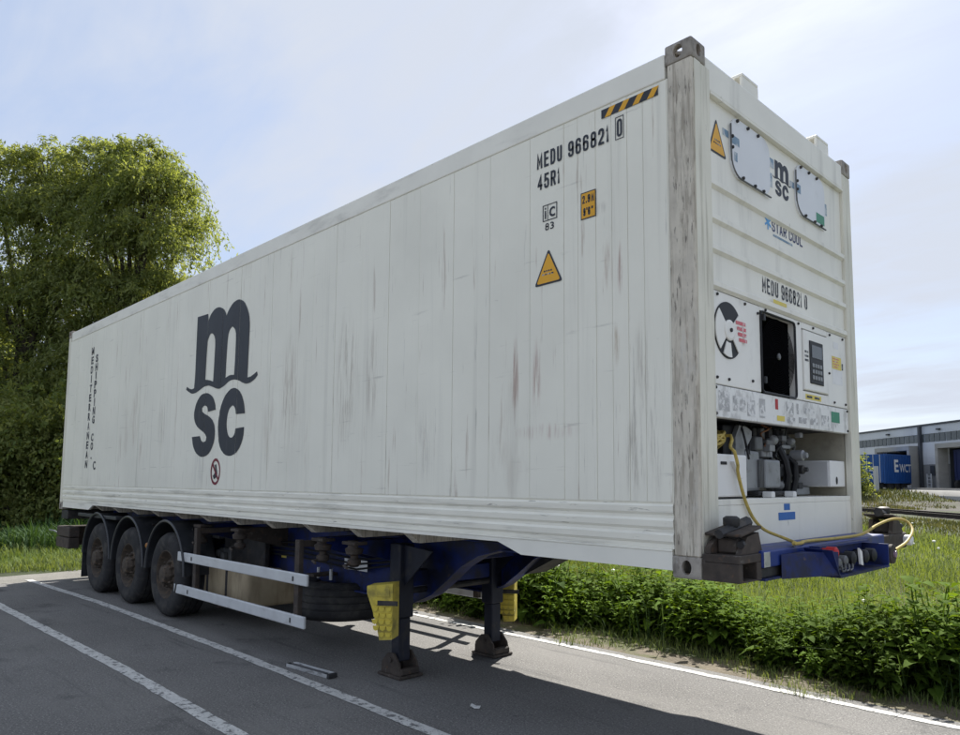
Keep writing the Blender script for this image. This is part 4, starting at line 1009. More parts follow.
# twistlock outriggers with rusty locks hanging under the container
for xx in (-5.76, -4.05, -3.53, -6.75):
    for s in (-1, 1):
        ye = CY + s * 1.02; yi = CY + s * .47
        o_ = MB()
        o_.prism([(xx - .06, yi, 1.16), (xx - .06, yi, .92), (xx - .06, ye, 1.06), (xx - .06, ye, 1.16)], (.12, 0, 0))
        og = part('outrigger', o_, M['blue'] if xx != -5.76 else M['brown_steel'], TR)
        t_ = MB()
        yc = ye + s * .0
        t_.lathe((xx, yc, .93), (0, 0, 1), [(.035, 0), (.06, .02), (.06, .06), (.035, .075), (.035, .10), (.075, .115), (.085, .16), (.06, .175), (.06, .23)], 14)
        t_.box(xx - .10, xx + .10, yc - .07, yc + .07, 1.125, 1.155, .005)
        t_.tube([(xx, yc - .06, .955), (xx + .02, yc - .12, .95), (xx + .12, yc - .15, .94)], .012, 6)
        part('twistlock', t_, M['brown_steel'], og, 40)
# valve and brake gear hung between the beams and the side guard
vg = MB()
vg.box(-7.05, -6.72, .52, .64, .70, .84, .012); vg.box(-7.00, -6.90, .46, .52, .74, .82, .01); vg.box(-6.86, -6.78, .46, .52, .72, .80, .01)
part('brake_valve', vg, M['grey_dark'], TR)
part('brake_valve', MB().box(-7.2, -7.02, .50, .60, .95, 1.06, .012), M['grey_dark'], TR)
part('brake_valve', MB().box(-6.62, -6.46, .55, .69, .76, .95, .02), M['grey_dark'], TR)
part('white_label', MB().box(-4.17, -3.80, .655, .660, .850, .955) if False else MB().box(-4.42, -4.02, .6625, .6655, .80, .905), M['white_sticker'], TR)
part('yellow_label', MB().box(-5.83, -5.72, .7260, .7285, .800, .830), M['pale_yellow'], TR)
lines = MB()
for k in range(4):
    lines.tube([(-7.6, .60 + .03 * k, .98 - .03 * k), (-6.6, .62 + .02 * k, .95 - .04 * k), (-5.4, .66, 1.0 - .05 * k), (-4.2, .66, .96 - .05 * k), (-3.4, .68, 1.02 - .03 * k)], .011, 6)
part('air_line', lines, M['black'], TR, 40)
# wheels -----------------------------------------------------------------
R_T, W_T = .515, .385
def wheel(x, yo, s):
    """s=-1: outer face towards -Y"""
    c = (x, yo, R_T)
    ax = (0, -s, 0)                # inward
    pr = [(.292, .030), (.300, .012), (.330, .004), (.400, -.004), (.455, .004), (.490, .022), (.509, .052)]
    for k in range(4):
        o0 = .062 + .068 * k
        pr += [(.515, o0), (.515, o0 + .052), (.503, o0 + .056), (.503, o0 + .066)]
    pr += [(.515, .336), (.505, .345), (.455, .382), (.400, .388), (.300, .372), (.292, .355)]
    t_ = part('wheel', MB().lathe(c, ax, pr, 56, close=True), M['tyre'], TR, 35)
    rp = [(.293, .352), (.293, .030), (.300, .016), (.288, .014), (.272, .040), (.262, .085), (.230, .120), (.190, .100), (.172, .066), (.120, .056), (.115, .006), (.092, -.026), (.055, -.034), (.0005, -.036)]
    part('rim', MB().lathe(c, ax, rp, 40), M['rim'], t_, 35)
    nuts = MB()
    for k in range(10):
        a = 2 * math.pi * k / 10
        nuts.lathe((x + .148 * math.cos(a), yo - s * .062, R_T + .148 * math.sin(a)), (0, s, 0), [(.017, 0), (.017, .04), (.010, .052)], 6)
    part('wheel_nut', nuts, M['rim'], t_)['kind'] = 'stuff'
    hb_ = MB()
    for k in range(10):
        a = 2 * math.pi * (k + .5) / 10
        hb_.lathe((x + .098 * math.cos(a), yo + s * .012, R_T + .098 * math.sin(a)), (0, s, 0), [(.010, -.03), (.010, .012)], 6)
    part('hub_bolt', hb_, M['rim'], t_)['kind'] = 'stuff'
    return t_
WX = (-7.42, -8.765, -10.10)
w_near = wheel(WX[0], .005, -1)
w_far = wheel(WX[0], WD - .005, 1)
for xx in WX[1:]:
    for w_ in (w_near, w_far):
        c = copy_tree(w_, (0, 0, 0), TR, True)
        c.location = Vector(w_.location) + Vector((xx - WX[0], 0, 0))
for xx in WX:
    ax_ = part('axle', MB().tube([(xx, .12, R_T), (xx, WD - .12, R_T)], .075, 12), M['dark'], TR, 40)
    bg_ = MB()
    for yy in (.62, 1.78):
        bg_.lathe((xx - .30, yy, .60), (0, 0, 1), [(.10, 0), (.13, .04), (.12, .1), (.14, .15), (.12, .2), (.13, .26), (.10, .30)], 16)
        bg_.box(xx - .45, xx + .40, yy - .05, yy + .05, .54, .60, .01)
    part('air_spring', bg_, M['dark'], ax_, 40)
    # mudguards: curved shell over each wheel, pale rim line on the outer edge
    for y0, y1, yo in ((-.01, .40, -.010), (WD - .40, WD + .01, WD + .010)):
        n = 20
        a0, a1 = rad(2), rad(178)
        g_ = MB()
        ro, ri = .625, .612
        pl = [(xx + ro * math.cos(a0 + (a1 - a0) * k / n), R_T + .01 + ro * 1.04 * math.sin(a0 + (a1 - a0) * k / n)) for k in range(n + 1)]
        qi = [(xx + ri * math.cos(a1 - (a1 - a0) * k / n), R_T + .01 + ri * 1.04 * math.sin(a1 - (a1 - a0) * k / n)) for k in range(n + 1)]
        g_.prism([(a, y0 + .012, c) for a, c in pl + qi], (0, y1 - y0 - .024, 0))
        mg = part('mudguard', g_, M['guard'], TR, 30)
        e_ = MB()
        e_.tube([(a, yo + (.006 if yo < 1 else -.006), c) for a, c in pl], .017, 6)
        part('mudguard_edge', e_, M['guard_trim'], mg, 40)
        for sx in (-1, 1):
            part('mudguard_stay', MB().tube([(xx + sx * .35, y0 + .2, R_T + .56), (xx + sx * .35, CY + (-.5 if y0 < 1 else .5), R_T + .52)], .018, 8), M['dark'], mg)
for y0, y1 in ((.0, .40), (WD - .40, WD)):
    part('mud_flap', MB().box(WX[2] - .665, WX[2] - .645, y0, y1, .17, .56, .004), M['guard'], TR)
part('outrigger_bar', MB().box(-11.15, -9.35, .015, .14, 1.100, 1.150, .008), M['guard_trim'], TR)
part('outrigger_bar', MB().box(-11.15, -9.35, WD - .14, WD - .015, 1.100, 1.150, .008), M['guard_trim'], TR)
part('rear_bolster', MB().box(-12.1, -11.75, .02, WD - .02, 1.02, 1.165, .01), M['dark'], TR)
part('rear_bumper', MB().box(-12.27, -11.55, .005, .17, .545, .715, .012), M['brown_steel'], TR)
part('rear_bumper', MB().box(-12.27, -11.55, .008, .17, .727, .890, .012), M['brown_steel'], TR)
part('rear_bumper', MB().box(-12.27, -12.13, .175, WD - .005, .55, .885, .012), M['brown_steel'], TR)
part('bumper_arm', MB().box(-12.1, -11.98, .70, .82, .75, 1.05), M['dark'], TR)
part('bumper_arm', MB().box(-12.1, -11.98, 1.60, 1.72, .75, 1.05), M['dark'], TR)
part('marker_stalk', MB().tube([(-12.27, .08, .74), (-12.42, .0, .80), (-12.50, -.05, .81)], .012, 6), M['grey_alloy'], TR)
part('side_marker_lamp', MB().lathe((-8.05, .02, .83), (0, -1, 0), [(.035, 0), (.035, .02), (.02, .03)], 14), surf('amber_lamp_plastic', (.35, .14, .03), .3), TR)
# side guards
for yo, s in ((.0, 1), (WD, -1)):
    ya, yb = (yo + s * .004, yo + s * .034)
    y0, y1 = min(ya, yb), max(ya, yb)
    for x0, x1, z0, z1 in ((-7.03, -4.035, .718, .826), (-7.10, -4.065, .330, .442)):
        rl = part('side_guard_rail', MB().box(x0, x1, y0, y1, z0, z1, .010, seg=2), M['galv'], TR)
        bl = MB()
        for xx in (x0 + .42, x1 - .24):
            bl.box(xx - .008, xx + .008, yo - s * .001 - .002, yo - s * .001 + .003, (z0 + z1) / 2 - .025, (z0 + z1) / 2 + .02)
        part('rail_bolt', bl, M['dark'], rl)
    for xx in (-6.60, -4.27):
        ps = MB(); a_, c_ = sorted((yo + s * .0345, yo + s * .085))
        ps.box(xx - .04, xx + .04, a_, c_, .345, 1.13, .004)
        part('side_guard_post', ps, M['brown_steel'], TR)
        a_, c_ = sorted((yo + s * .0855, CY - s * .47))
        part('guard_bracket', MB().box(xx - .03, xx + .03, a_, c_, 1.06, 1.12, .004), M['brown_steel'], TR)
# beige storage tank behind the guard rail
tk = MB()
for x0, x1 in ((-6.98, -6.86), (-6.845, -6.345), (-6.33, -5.80)):
    tk.box(x0, x1, .30, 1.02, .255, .670, .05, seg=3)
tank = part('storage_tank', tk, M['tank'], TR, 40)
for xx in (-6.853, -6.338):
    part('tank_strap', MB().box(xx - .02, xx + .02, .294, 1.03, .245, .680, .02), M['dark'], tank)
part('tank_bracket', MB().box(-6.95, -5.9, .55, .62, .68, 1.10, .01), M['dark'], TR)
for xx, z0 in ((-6.75, .15), (-6.2, .17)):
    part('drain_fitting', MB().lathe((xx, .45, z0), (0, 0, 1), [(.05, 0), (.06, .05), (.04, .09)], 12), M['brown_steel'], tank, 40)
# spare wheel carrier
part('spare_carrier', MB().box(-5.2, -4.2, .80, .90, .675, .705, .004).box(-4.8, -4.65, .45, 1.30, .707, .735, .004).box(-5.18, -5.12, .80, .88, .705, 1.0).box(-4.26, -4.20, .80, .88, .705, 1.0), M['brown_steel'], TR)
cb = MB()
for a in (-.12, .12): cb.tube([(-4.72 + a, .62, .67), (-4.72 + a, .62, .78)], .018, 8)
part('carrier_bolt', cb, M['galv'], TR)
# landing legs
LXG = -3.22
for yl, zf in ((.475, 0), (1.60, 0)):
    lg = part('landing_leg', MB().box(LXG - .075, LXG + .075, yl - .080, yl + .080, .50, 1.14, .012, seg=2), M['leg_black'], TR)
    part('inner_leg', MB().box(LXG - .058, LXG + .058, yl - .062, yl + .062, .13, .499, .008), M['leg_black'], lg)
    ft = MB()
    ft.box(LXG - .16, LXG + .16, yl - .13, yl + .13, .004, .030, .006)
    for s in (-1, 1):
        ft.prism([(LXG - .14, yl + s * .085, .031), (LXG + .14, yl + s * .085, .031), (LXG + .11, yl + s * .085, .13), (LXG + .03, yl + s * .085, .21), (LXG - .05, yl + s * .085, .20), (LXG - .13, yl + s * .085, .12)], (0, s * .018, 0))
    ft.tube([(LXG, yl - .12, .15), (LXG, yl + .12, .15)], .022, 10)
    ft.box(LXG - .15, LXG - .08, yl - .10, yl + .10, .031, .10, .01); ft.box(LXG + .085, LXG + .15, yl - .10, yl + .10, .031, .085, .01)
    part('leg_foot', ft, M['brown_steel'], lg)
    gp = MB(); s = -1 if yl < CY else 1
    gp.prism([(LXG + .076, yl - .03, 1.13), (LXG + .45, yl - .03, 1.10), (LXG + .076, yl - .03, .78)], (0, .012, 0))
    part('leg_gusset', gp, M['leg_black'], lg)
part('leg_cross_shaft', MB().tube([(LXG + .02, .56, .72), (LXG + .02, 1.52, .72)], .028, 10), M['dark'], TR)
part('leg_cross_beam', MB().box(LXG - .045, LXG + .045, .556, 1.519, .760, .900, .008), M['blue'], TR)
part('gooseneck_plate', MB().box(-2.9, -.2, .82, 1.58, 1.160, 1.172), M['dark'], TR)
part('gooseneck_shield', MB().prism([(-2.98, 1.70, 1.15), (-2.30, 1.70, 1.12), (-2.45, 1.70, 1.00), (-2.86, 1.70, .80), (-2.98, 1.70, .78)], (0, .30, 0)), M['dark'], TR)
part('king_pin_plate', MB().box(-1.9, -.5, .82, 1.58, 1.146, 1.158), M['dark'], TR)
# front bolster
part('bolster_end', MB().box(.004, .215, .004, .255, 1.275, 1.318, .004), M['brown_steel'], TR)
e1 = MB(); e1.box(.004, .215, .004, .045, 1.178, 1.2745, .003); e1.box(.004, .215, .200, .255, 1.178, 1.2745, .003); e1.box(.004, .06, .046, .199, 1.178, 1.2745); e1.box(.061, .215, .046, .199, 1.178, 1.186)
part('bolster_end', e1, M['brown_steel'], TR)
part('bolster_end', MB().box(.004, .215, WD - .255, WD - .004, 1.178, 1.318, .006), M['brown_steel'], TR)
beam = part('front_beam', MB().box(.006, .225, .256, WD - .256, 1.238, 1.330, .010, seg=2), M['blue_skylit'], TR)
part('beam_web', MB().box(.006, .205, .256, WD - .256, 1.182, 1.2375, .004), M['dark'], beam)
part('beam_lip', MB().box(.030, .232, .258, WD - .258, 1.170, 1.1815, .002), M['blue'], beam)
part('scuff_patch', MB().box(.2255, .2275, .262, .335, 1.242, 1.322, .001), M['silver'], beam)
hs = MB()
X0, X1, YA, YB, ZA, ZB = .226, .400, .86, 1.70, 1.150, 1.322
hs.box(X0, X1, YA, YB, ZA, ZA + .014); hs.box(X0, X0 + .01, YA, YB, ZA + .0145, ZB)
hs.prism([(X0 + .011, YA, ZA + .0145), (X1, YA, ZA + .0145), (X1, YA - .10, 1.315), (X0 + .011, YA - .10, ZB)], (0, -.012, 0))
hs.box(X0 + .0105, X1, YB - .012, YB, ZA + .0145, 1.30)
hs.box(X0 + .0105, X0 + .06, YA + .002, YB - .014, ZB - .012, ZB)
house = part('coupling_housing', hs, M['blue'], TR)
part('housing_cheek', MB().prism([(X0 + .0105, .45, 1.166), (X0 + .0105, .846, 1.166), (X1 - .004, .846, 1.166), (X1 - .06, .75, 1.166)], (0, 0, .135)), M['blue'], house)
cpl = [('red_coupling', .905, 1.290, .034, 'red'), ('air_coupling', .95, 1.225, .030, 'grey_dark'), ('air_coupling', 1.05, 1.235, .030, 'grey_dark'), ('socket', 1.18, 1.24, .040, 'black'), ('socket', 1.40, 1.235, .042, 'black'), ('socket', 1.54, 1.235, .042, 'black')]
for nm, yy, zz, rr, mt in cpl:
    part(nm, MB().lathe((X0 + .011, yy, zz), (1, 0, 0), [(rr * .7, 0), (rr * .7, .07), (rr, .075), (rr, .125), (rr * .6, .135)], 16), M[mt], house, 40)
part('coupling_tag', MB().prism([(X1 - .03, 1.24, 1.20), (X1 - .03, 1.285, 1.19), (X1 - .03, 1.27, 1.275), (X1 - .03, 1.225, 1.30)], (.012, 0, 0)), M['white_sticker'], house)
springs = MB()
for k in range(3):
    springs.tube([(X0 + .05 + .05 * k, .93 + .02 * math.cos(t * 1.3) + t * .012, 1.195 + .02 * math.sin(t * 1.3)) for t in range(0, 18)], .006, 5)
part('coiled_hose', springs, M['grey_dark'], house, 40)
part('end_reflector', MB().lathe((X1 - .02, 1.79, 1.228), (1, 0, 0), [(.064, 0), (.064, .02), (.05, .026)], 22), M['brown_steel'], TR, 40)
part('reflector_centre', MB().lathe((X1 + .0065, 1.79, 1.228), (1, 0, 0), [(.022, 0), (.022, .012)], 14), surf('mauve_reflector', (.3, .2, .28), .3), TR)
part('front_beam_end', MB().box(.226, .36, 1.702, 1.80, 1.17, 1.19), M['dark'], TR)
# front locking brackets with hammer heads
def bracket(yc, s):
    b_ = MB()
    b_.prism([(.02, yc - s * .16, 1.3195), (.02, yc + s * .10, 1.3195), (.02, yc + s * .08, 1.42), (.02, yc - s * .05, 1.42), (.02, yc - s * .16, 1.355)], (.03, 0, 0))
    b_.prism([(.17, yc - s * .12, 1.3195), (.17, yc + s * .13, 1.3195), (.17, yc + s * .09, 1.43), (.17, yc - s * .04, 1.41)], (.03, 0, 0))
    b_.box(.0505, .1695, yc - .09, yc + .09, 1.32, 1.40, .01)
    b_.box(.0, .21, yc - .13, yc + .11, 1.4305, 1.447, .004, rot=Matrix.Rotation(rad(9 * s), 3, 'X'))
    br_ = part('lock_bracket', b_, M['brown_steel'], TR)
    h_ = MB()
    h_.tube([(.10, yc - s * .16, 1.425), (.11, yc + s * .14, 1.478)], [.026, .034], 8)
    h_.lathe((.10, yc - s * .02, 1.45), (0, 0, 1), [(.03, 0), (.046, .02), (.046, .055), (.03, .066)], 10)
    h_.tube([(.16, yc + s * .03, 1.39), (.19, yc - s * .10, 1.37)], .02, 8)
    part('lock_handle', h_, M['dark'], br_, 40)
bracket(.17, 1)
bracket(WD + .13, -1)
part('bolster_extension', MB().box(.01, .20, WD - .003, WD + .33, 1.20, 1.3185, .008), M['brown_steel'], TR)
part('marker_lamp', MB().lathe((.20, WD + .27, 1.262), (1, 0, 0), [(.035, 0), (.04, .02), (.04, .05), (.03, .058)], 16), M['white_sticker'], TR, 40)

# ------------------------------------------------------------------ spare wheel (slung flat under the chassis)
sw = thing('spare_wheel', (-4.72, .86, .47), 'black spare wheel slung flat under the chassis between beige tank and yellow chock', 'wheel')
pr = [(.292, -.16), (.40, -.19), (.455, -.185), (.49, -.165), (.509, -.14)]
for k in range(4):
    o0 = -.128 + .068 * k
    pr += [(.515, o0), (.515, o0 + .052), (.503, o0 + .056), (.503, o0 + .066)]
pr += [(.509, .147), (.49, .165), (.455, .185), (.40, .19), (.292, .16)]
part('tyre', MB().lathe((-4.72, .86, .47), (0, 0, 1), pr, 56, close=True), M['tyre'], sw, 35)
part('rim', MB().lathe((-4.72, .86, .47), (0, 0, 1), [(.293, -.15), (.28, -.12), (.20, -.06), (.10, -.05), (.10, .02), (.20, .03), (.28, .13), (.293, .15)], 36), M['rim'], sw, 35)

# ------------------------------------------------------------------ wheel chocks
def chock(loc, rot, label):
    r_ = thing('wheel_chock', (0, 0, 0), label, 'wheel chock', 'yellow wheel chocks on the landing legs')
    # profile: upright wedge, concave curved face on the left, stepped tread face
    pl = [(-.115, .43), (.11, .455), (.11, .0), (.0, -.01)] + [(-.005 - .02 * math.sin(k / 5 * math.pi / 2) - .09 * (k / 5) ** 1.6, .0 + .37 * k / 5) for k in range(1, 6)]
    part('chock_body', MB().prism([(a, .0, c) for a, c in pl], (0, .17, 0)), M['chock_dirty'], r_)
    for i in range(6):
        for j in range(3):
            xx = .078 - .058 * j + (.010 if i % 2 else 0); zz = .040 + .052 * i
            if xx - .02 < -.02 - .09 * ((zz / .37) ** 1.6) - .03: continue
            part('tread_lug', MB().prism([(xx - .026, -.0005, zz + .016), (xx - .020, -.0005, zz - .010), (xx, -.0005, zz - .020), (xx + .020, -.0005, zz - .010), (xx + .026, -.0005, zz + .016)], (0, -.011, -.003)), M['chock'], r_)
    part('chock_recess', MB().box(-.03, .085, -.006, -.0005, .345, .425, .002), M['chock_dirty'], r_)
    part('chock_strap', MB().box(-.02, .16, -.012, -.0065, .275, .315, .002), M['dark'], r_)
    r_.location = loc; r_.rotation_euler = (0, 0, rot)
chock((-3.05, .12, .385), rad(34), 'bright yellow wheel chock hung beside the nearer landing leg, by the spare wheel')
chock((-3.28, 1.82, .285), rad(34), 'darker yellow wheel chock hung beside the farther landing leg, by the nettles')

# ------------------------------------------------------------------ yellow cable
cbp = MB()
coil = []
for k in range(4 * 14):
    t = k / 14 * 2 * math.pi
    tilt = .10 * math.sin(k / 9.0) + .25
    rr = .155 + .018 * math.sin(k * 1.3)
    coil.append((-.20 + .13 * math.sin(t) * .8, .40 + rr * math.cos(t), 1.905 + .0022 * k + .05 * math.sin(t + k * .08) * (1 + tilt)))
coil += [(-.10, .55, 1.98), (-.06, .47, 1.92), (-.03, .41, 1.90)]
drop = [(.0, .40, 1.875), (.005, .425, 1.80), (-.005, .444, 1.758), (-.012, .50, 1.66), (-.012, .558, 1.566), (-.005, .63, 1.48), (.02, .717, 1.413), (.10, .80, 1.365), (.19, .74, 1.348), (.26, .55, 1.352), (.28, .42, 1.352)]
drop2 = [(.26, .40, 1.352), (.20, .48, 1.349), (.17, .75, 1.344), (.17, 1.05, 1.342), (.20, 1.40, 1.342), (.22, 1.75, 1.352), (.22, 2.05, 1.40), (.24, 2.33, 1.435), (.30, 2.42, 1.42), (.36, 2.36, 1.36), (.37, 2.2, 1.29), (.36, 2.02, 1.25), (.36, 1.86, 1.235)]
pth = catmull(coil, 2) + catmull(drop[:9], 6) + catmull([(.19, .74, 1.348), (.235, .62, 1.350), (.25, .70, 1.352), (.19, .85, 1.346)] + drop2[3:], 6)[1:]
cab = part('power_cable', cbp.tube(pth, .0098, 8), M['cable'], None, 40)
rebase(cab, (.15, 1.0, 1.34))
tag(cab, 'yellow power cable coiled on the white box and trailing over the front beam', 'cable')

# ------------------------------------------------------------------ broken light bar on the ground
lb = thing('light_bar', (-3.83, -.08, .0), 'long scuffed silver light bar lying on the asphalt beside the parking line', 'light bar')
d = Vector((.65, .06, 0)).normalized(); nrm = Vector((-d.y, d.x, 0))
P = Vector((-4.15, -.11, .004))
def pt(a, b_, c): return P + d * a + nrm * b_ + Vector((0, 0, c))
part('channel', MB().prism([pt(0, 0, 0), pt(0, .085, 0), pt(0, .083, .030), pt(0, .078, .030), pt(0, .074, .008), pt(0, .011, .008), pt(0, .007, .030), pt(0, .002, .030)], d * .60), M['silver'], lb)
part('diffuser', MB().prism([pt(.03, .014, .0085), pt(.03, .071, .0085), pt(.03, .060, .026), pt(.03, .025, .026)], d * .50), M['grey_dark'], lb)
part('end_cap', MB().prism([pt(.6005, -.004, 0), pt(.6005, .089, 0), pt(.6005, .084, .036), pt(.6005, .0, .036)], d * .03), M['dark'], lb)
part('bracket_tab', MB().prism([pt(-.03, .012, .0), pt(-.03, .07, .0), pt(-.03, .06, .025), pt(-.03, .02, .022)], d * .0295), M['dark'], lb)
part('bright_edge', MB().prism([pt(.02, .0865, .004), pt(.02, .092, .004), pt(.02, .092, .032), pt(.02, .0865, .032)], d * .57), M['galv'], lb)

for k, (x, y, s, lab) in enumerate(((-2.09, .31, .05, 'pale crumpled leaf of paper on the shaded asphalt below the gooseneck'), (-7.3, -2.3, .03, 'flat grey scrap on the left foreground asphalt'))):
    mb = MB()
    pts = [(x + s * (1 + .3 * math.sin(k + a)) * math.cos(a), y + s * .55 * math.sin(a), .006 + .012 * (q % 2)) for q, a in enumerate([2 * math.pi * i / 7 for i in range(7)])]
    mb.prism(pts, (.004, .002, .004))
    o = part('paper_scrap', mb, M['litter'], None); rebase(o, (x, y, .004)); tag(o, lab, 'litter')

# ================================================================== VEGETATION
def leaves_mesh(C, Dn, up, ln, wd, shade, seed=0):
    """diamond leaves: C centre, Dn direction, up normal-ish vectors"""
    n = len(C)
    side = np.cross(Dn, up); side /= (np.linalg.norm(side, axis=1, keepdims=True) + 1e-9)
    nr = np.cross(side, Dn)
    a = C - Dn * ln[:, None] * .5
    t = C + Dn * ln[:, None] * .5 
    l = C + side * wd[:, None] * .5 + nr * (wd * .18)[:, None] - Dn * ln[:, None] * .05
    r = C - side * wd[:, None] * .5 + nr * (wd * .18)[:, None] - Dn * ln[:, None] * .05
    Vv = np.stack([a, r, t, l], 1).reshape(-1, 3)
    Ff = np.arange(4 * n).reshape(n, 4)
    return Vv, Ff, np.repeat(shade, 4)
def unit(v): return v / (np.linalg.norm(v, axis=1, keepdims=True) + 1e-9)
def tree_meshes(h, lobes, nleaf, seed, leaf=(.15, .05), droop=.8, low=.08, mat='willow'):
    """lobes: list of (x,y,z,r): foliage masses; returns (wood mesh, leaf mesh)"""
    r = np.random.default_rng(seed)
    wood = MB()
    trunk = [(0, 0, -.3), (.1, .05, h * .12), (.05, -.05, h * .28), (.1, .0, h * .42)]
    wood.tube(trunk, [h * .022, h * .018, h * .014, h * .010], 9)
    fork = [Vector((.1, .05, h * .12)), Vector((.05, -.05, h * .28)), Vector((.1, 0, h * .42))]
    CC = []
    for (lx, ly, lz, lr) in lobes:
        end = Vector((lx, ly, lz + lr * .4))
        f = min(fork, key=lambda q: abs(q.z - lz * .55))
        mid = f.lerp(end, .5) + Vector((0, 0, (end - f).length * .08)) + Vector(r.normal(0, .12, 3))
        wood.tube(catmull([f, f.lerp(mid, .5) + Vector(r.normal(0, .08, 3)), mid, mid.lerp(end, .5) + Vector(r.normal(0, .1, 3)), end], 3), [h * .008 * (1 - i / 13) + .012 for i in range(13)], 6)
        nt_ = int(26 * lr * lr) + 8
        for k in range(nt_):
            u = r.normal(0, 1, 3); u /= np.linalg.norm(u); u[2] = abs(u[2]) * .9 - .25
            rr = lr * (r.random() ** .45) * (1.0 if k % 7 else 1.35)
            c = np.array([lx, ly, lz]) + u * rr * np.array([1, 1, 1.0])
            CC.append((c, u))
            if k % 3 == 0:
                a = np.array(mid) * .35 + np.array(end) * .65
                q = (a + c) / 2 + np.array([0, 0, .15])
                wood.tube([tuple(a), tuple(q), tuple(c)], [.022, .014, .006], 4, cap=False)
    nc = len(CC); per = max(8, nleaf // nc)
    P0 = np.array([c for c, u in CC]); U0 = np.array([u for c, u in CC])
    br = r.normal(0, 1, nc)
    # each cluster is a spray of drooping twigs
    Cs, Ds, Sh = [], [], []
    for k in range(nc):
        ntw = 6
        m = per // ntw + 1
        for j in range(ntw):
            dr = U0[k] * .7 + r.normal(0, .55, 3); dr[2] += .25
            dr /= np.linalg.norm(dr)
            L_ = r.uniform(.45, 1.55)
            t = r.random(m) * L_
            p = P0[k] + dr * t[:, None] + np.stack([0 * t, 0 * t, -droop * .62 * t * t], 1)
            tg = dr + np.stack([0 * t, 0 * t, -droop * 1.24 * t], 1)
            d_ = unit(unit(tg) * .7 + r.normal(0, .55, (m, 3)) + np.array([0, 0, -.25]))
            p = p + r.normal(0, .045, (m, 3))
            Cs.append(p); Ds.append(d_)
            Sh.append(np.clip(.42 + .20 * br[k] + r.normal(0, .22, m), 0, 1))
    C_ = np.concatenate(Cs); D_ = np.concatenate(Ds); S_ = np.concatenate(Sh)
    ok = C_[:, 2] > low
    C_, D_, S_ = C_[ok], D_[ok], S_[ok]
    n = len(C_)
    up = unit(r.normal(0, 1, (n, 3)) + np.array([0, 0, .8]))
    Vv, Ff, s4 = leaves_mesh(C_, D_, up, leaf[0] * r.uniform(.7, 1.35, n), leaf[1] * r.uniform(.7, 1.3, n), S_)
    return wood.mesh('trunk'), np_mesh('crown', Vv, Ff, M[mat], s4)
def lobe_set(h, rad_, seed, n=16, lowest=.16, squeeze=1.0):
    r = np.random.default_rng(seed); o = []
    for k in range(n):
        f = lowest + (1 - lowest) * ((k + .5) / n) ** .9
        env = rad_ * math.sin(min(1, .30 + f * .95) * math.pi) ** .55 if f < .98 else .2 * rad_
        a = k * 2.4 + r.uniform(-.4, .4)
        lr = rad_ * r.uniform(.34, .50)
        q = max(0, env - lr * .6) * r.uniform(.65, 1.0)
        o.append((q * math.cos(a), q * math.sin(a) * squeeze, h * f - lr * .75, lr))
    return o
def make_tree(name, loc, h, rad_, seed, nleaf, label, cat, group=None, **kw):
    lob = kw.pop('lobes', None) or lobe_set(h, rad_, seed, kw.pop('n', 18), kw.pop('lowest', .16))
    wd, lf = tree_meshes(h, lob, nleaf, seed, **kw)
    t = thing(name, (0, 0, 0), label, cat, group)
    link('trunk', wd, M['bark'], t, 1); 
    o = bpy.data.objects.new('crown', lf); COL.objects.link(o); o.parent = t
    t.location = loc
    return t
def gz(x, y): return float(hgt(x, y))
LA = [(-1.29, -0.47, 12.78, 1.03), (-0.48, 0.08, 13.0, 0.89), (0.48, -0.23, 12.85, 0.96), (-1.48, 0.19, 11.41, 1.66), (-0.18, 0.23, 11.78, 1.77), (0.92, -0.78, 11.41, 1.66), (1.62, -0.88, 11.6, 0.89), (1.85, 0.61, 10.4, 1.0), (0.55, -0.43, 9.75, 2.03), (-0.92, -0.48, 9.57, 2.03), (-2.03, -0.05, 8.27, 1.66), (-0.18, 0.61, 7.91, 2.22), (1.48, -0.04, 8.27, 1.66), (-1.48, 0.25, 6.06, 2.22), (0.55, -0.63, 5.69, 2.22), (-0.92, 0.24, 3.47, 2.03), (-2.03, 0.66, 4.58, 1.66), (-0.55, 0.04, 1.63, 1.66)]
LB = [(0.22, 0.43, 13.0, 1.03), (-0.44, 0.31, 12.71, 0.96), (-1.29, -0.78, 12.52, 1.11), (0.74, 0.46, 11.97, 1.26), (-0.18, 0.16, 11.04, 1.85), (1.29, -0.36, 10.68, 1.55), (-1.85, -0.84, 10.49, 2.03), (0.37, 0.66, 9.01, 2.03), (1.48, -0.05, 8.27, 1.66), (-0.74, 0.39, 7.91, 2.22), (0.55, 0.68, 6.61, 2.03), (-2.22, 0.39, 7.17, 2.22), (-0.37, 0.76, 4.58, 2.22), (1.11, -0.19, 4.58, 1.85), (-1.85, 0.54, 3.84, 2.22), (0.37, -0.1, 2.36, 1.66), (1.55, 0.78, 12.34, 0.66), (1.48, 0.68, 2.73, 1.48)]
def lob3(L_, flip=1): return [(RT[0] * a * flip + FW[0] * b_, RT[1] * a * flip + FW[1] * b_, z + (.28 if z > 9 else 0), r_ * .96) for a, b_, z, r_ in L_]
T1 = make_tree('willow_tree', (-26.95, 5.7, 0), 13.6, 3.5, 21, 112000, 'tall olive green willow whose rounded crown rises just left of the container', 'tree', lobes=lob3(LA), leaf=(.17, .048), droop=1.15)
T2 = make_tree('willow_tree', (-29.6, 3.0, 0), 13.6, 3.3, 22, 100000, 'tall olive green willow at the left edge, its crown top level with its neighbour', 'tree', lobes=lob3(LB), leaf=(.17, .048), droop=1.15)
T1.scale = (1, 1, 1.045); T2.scale = (1, 1, 1.045)
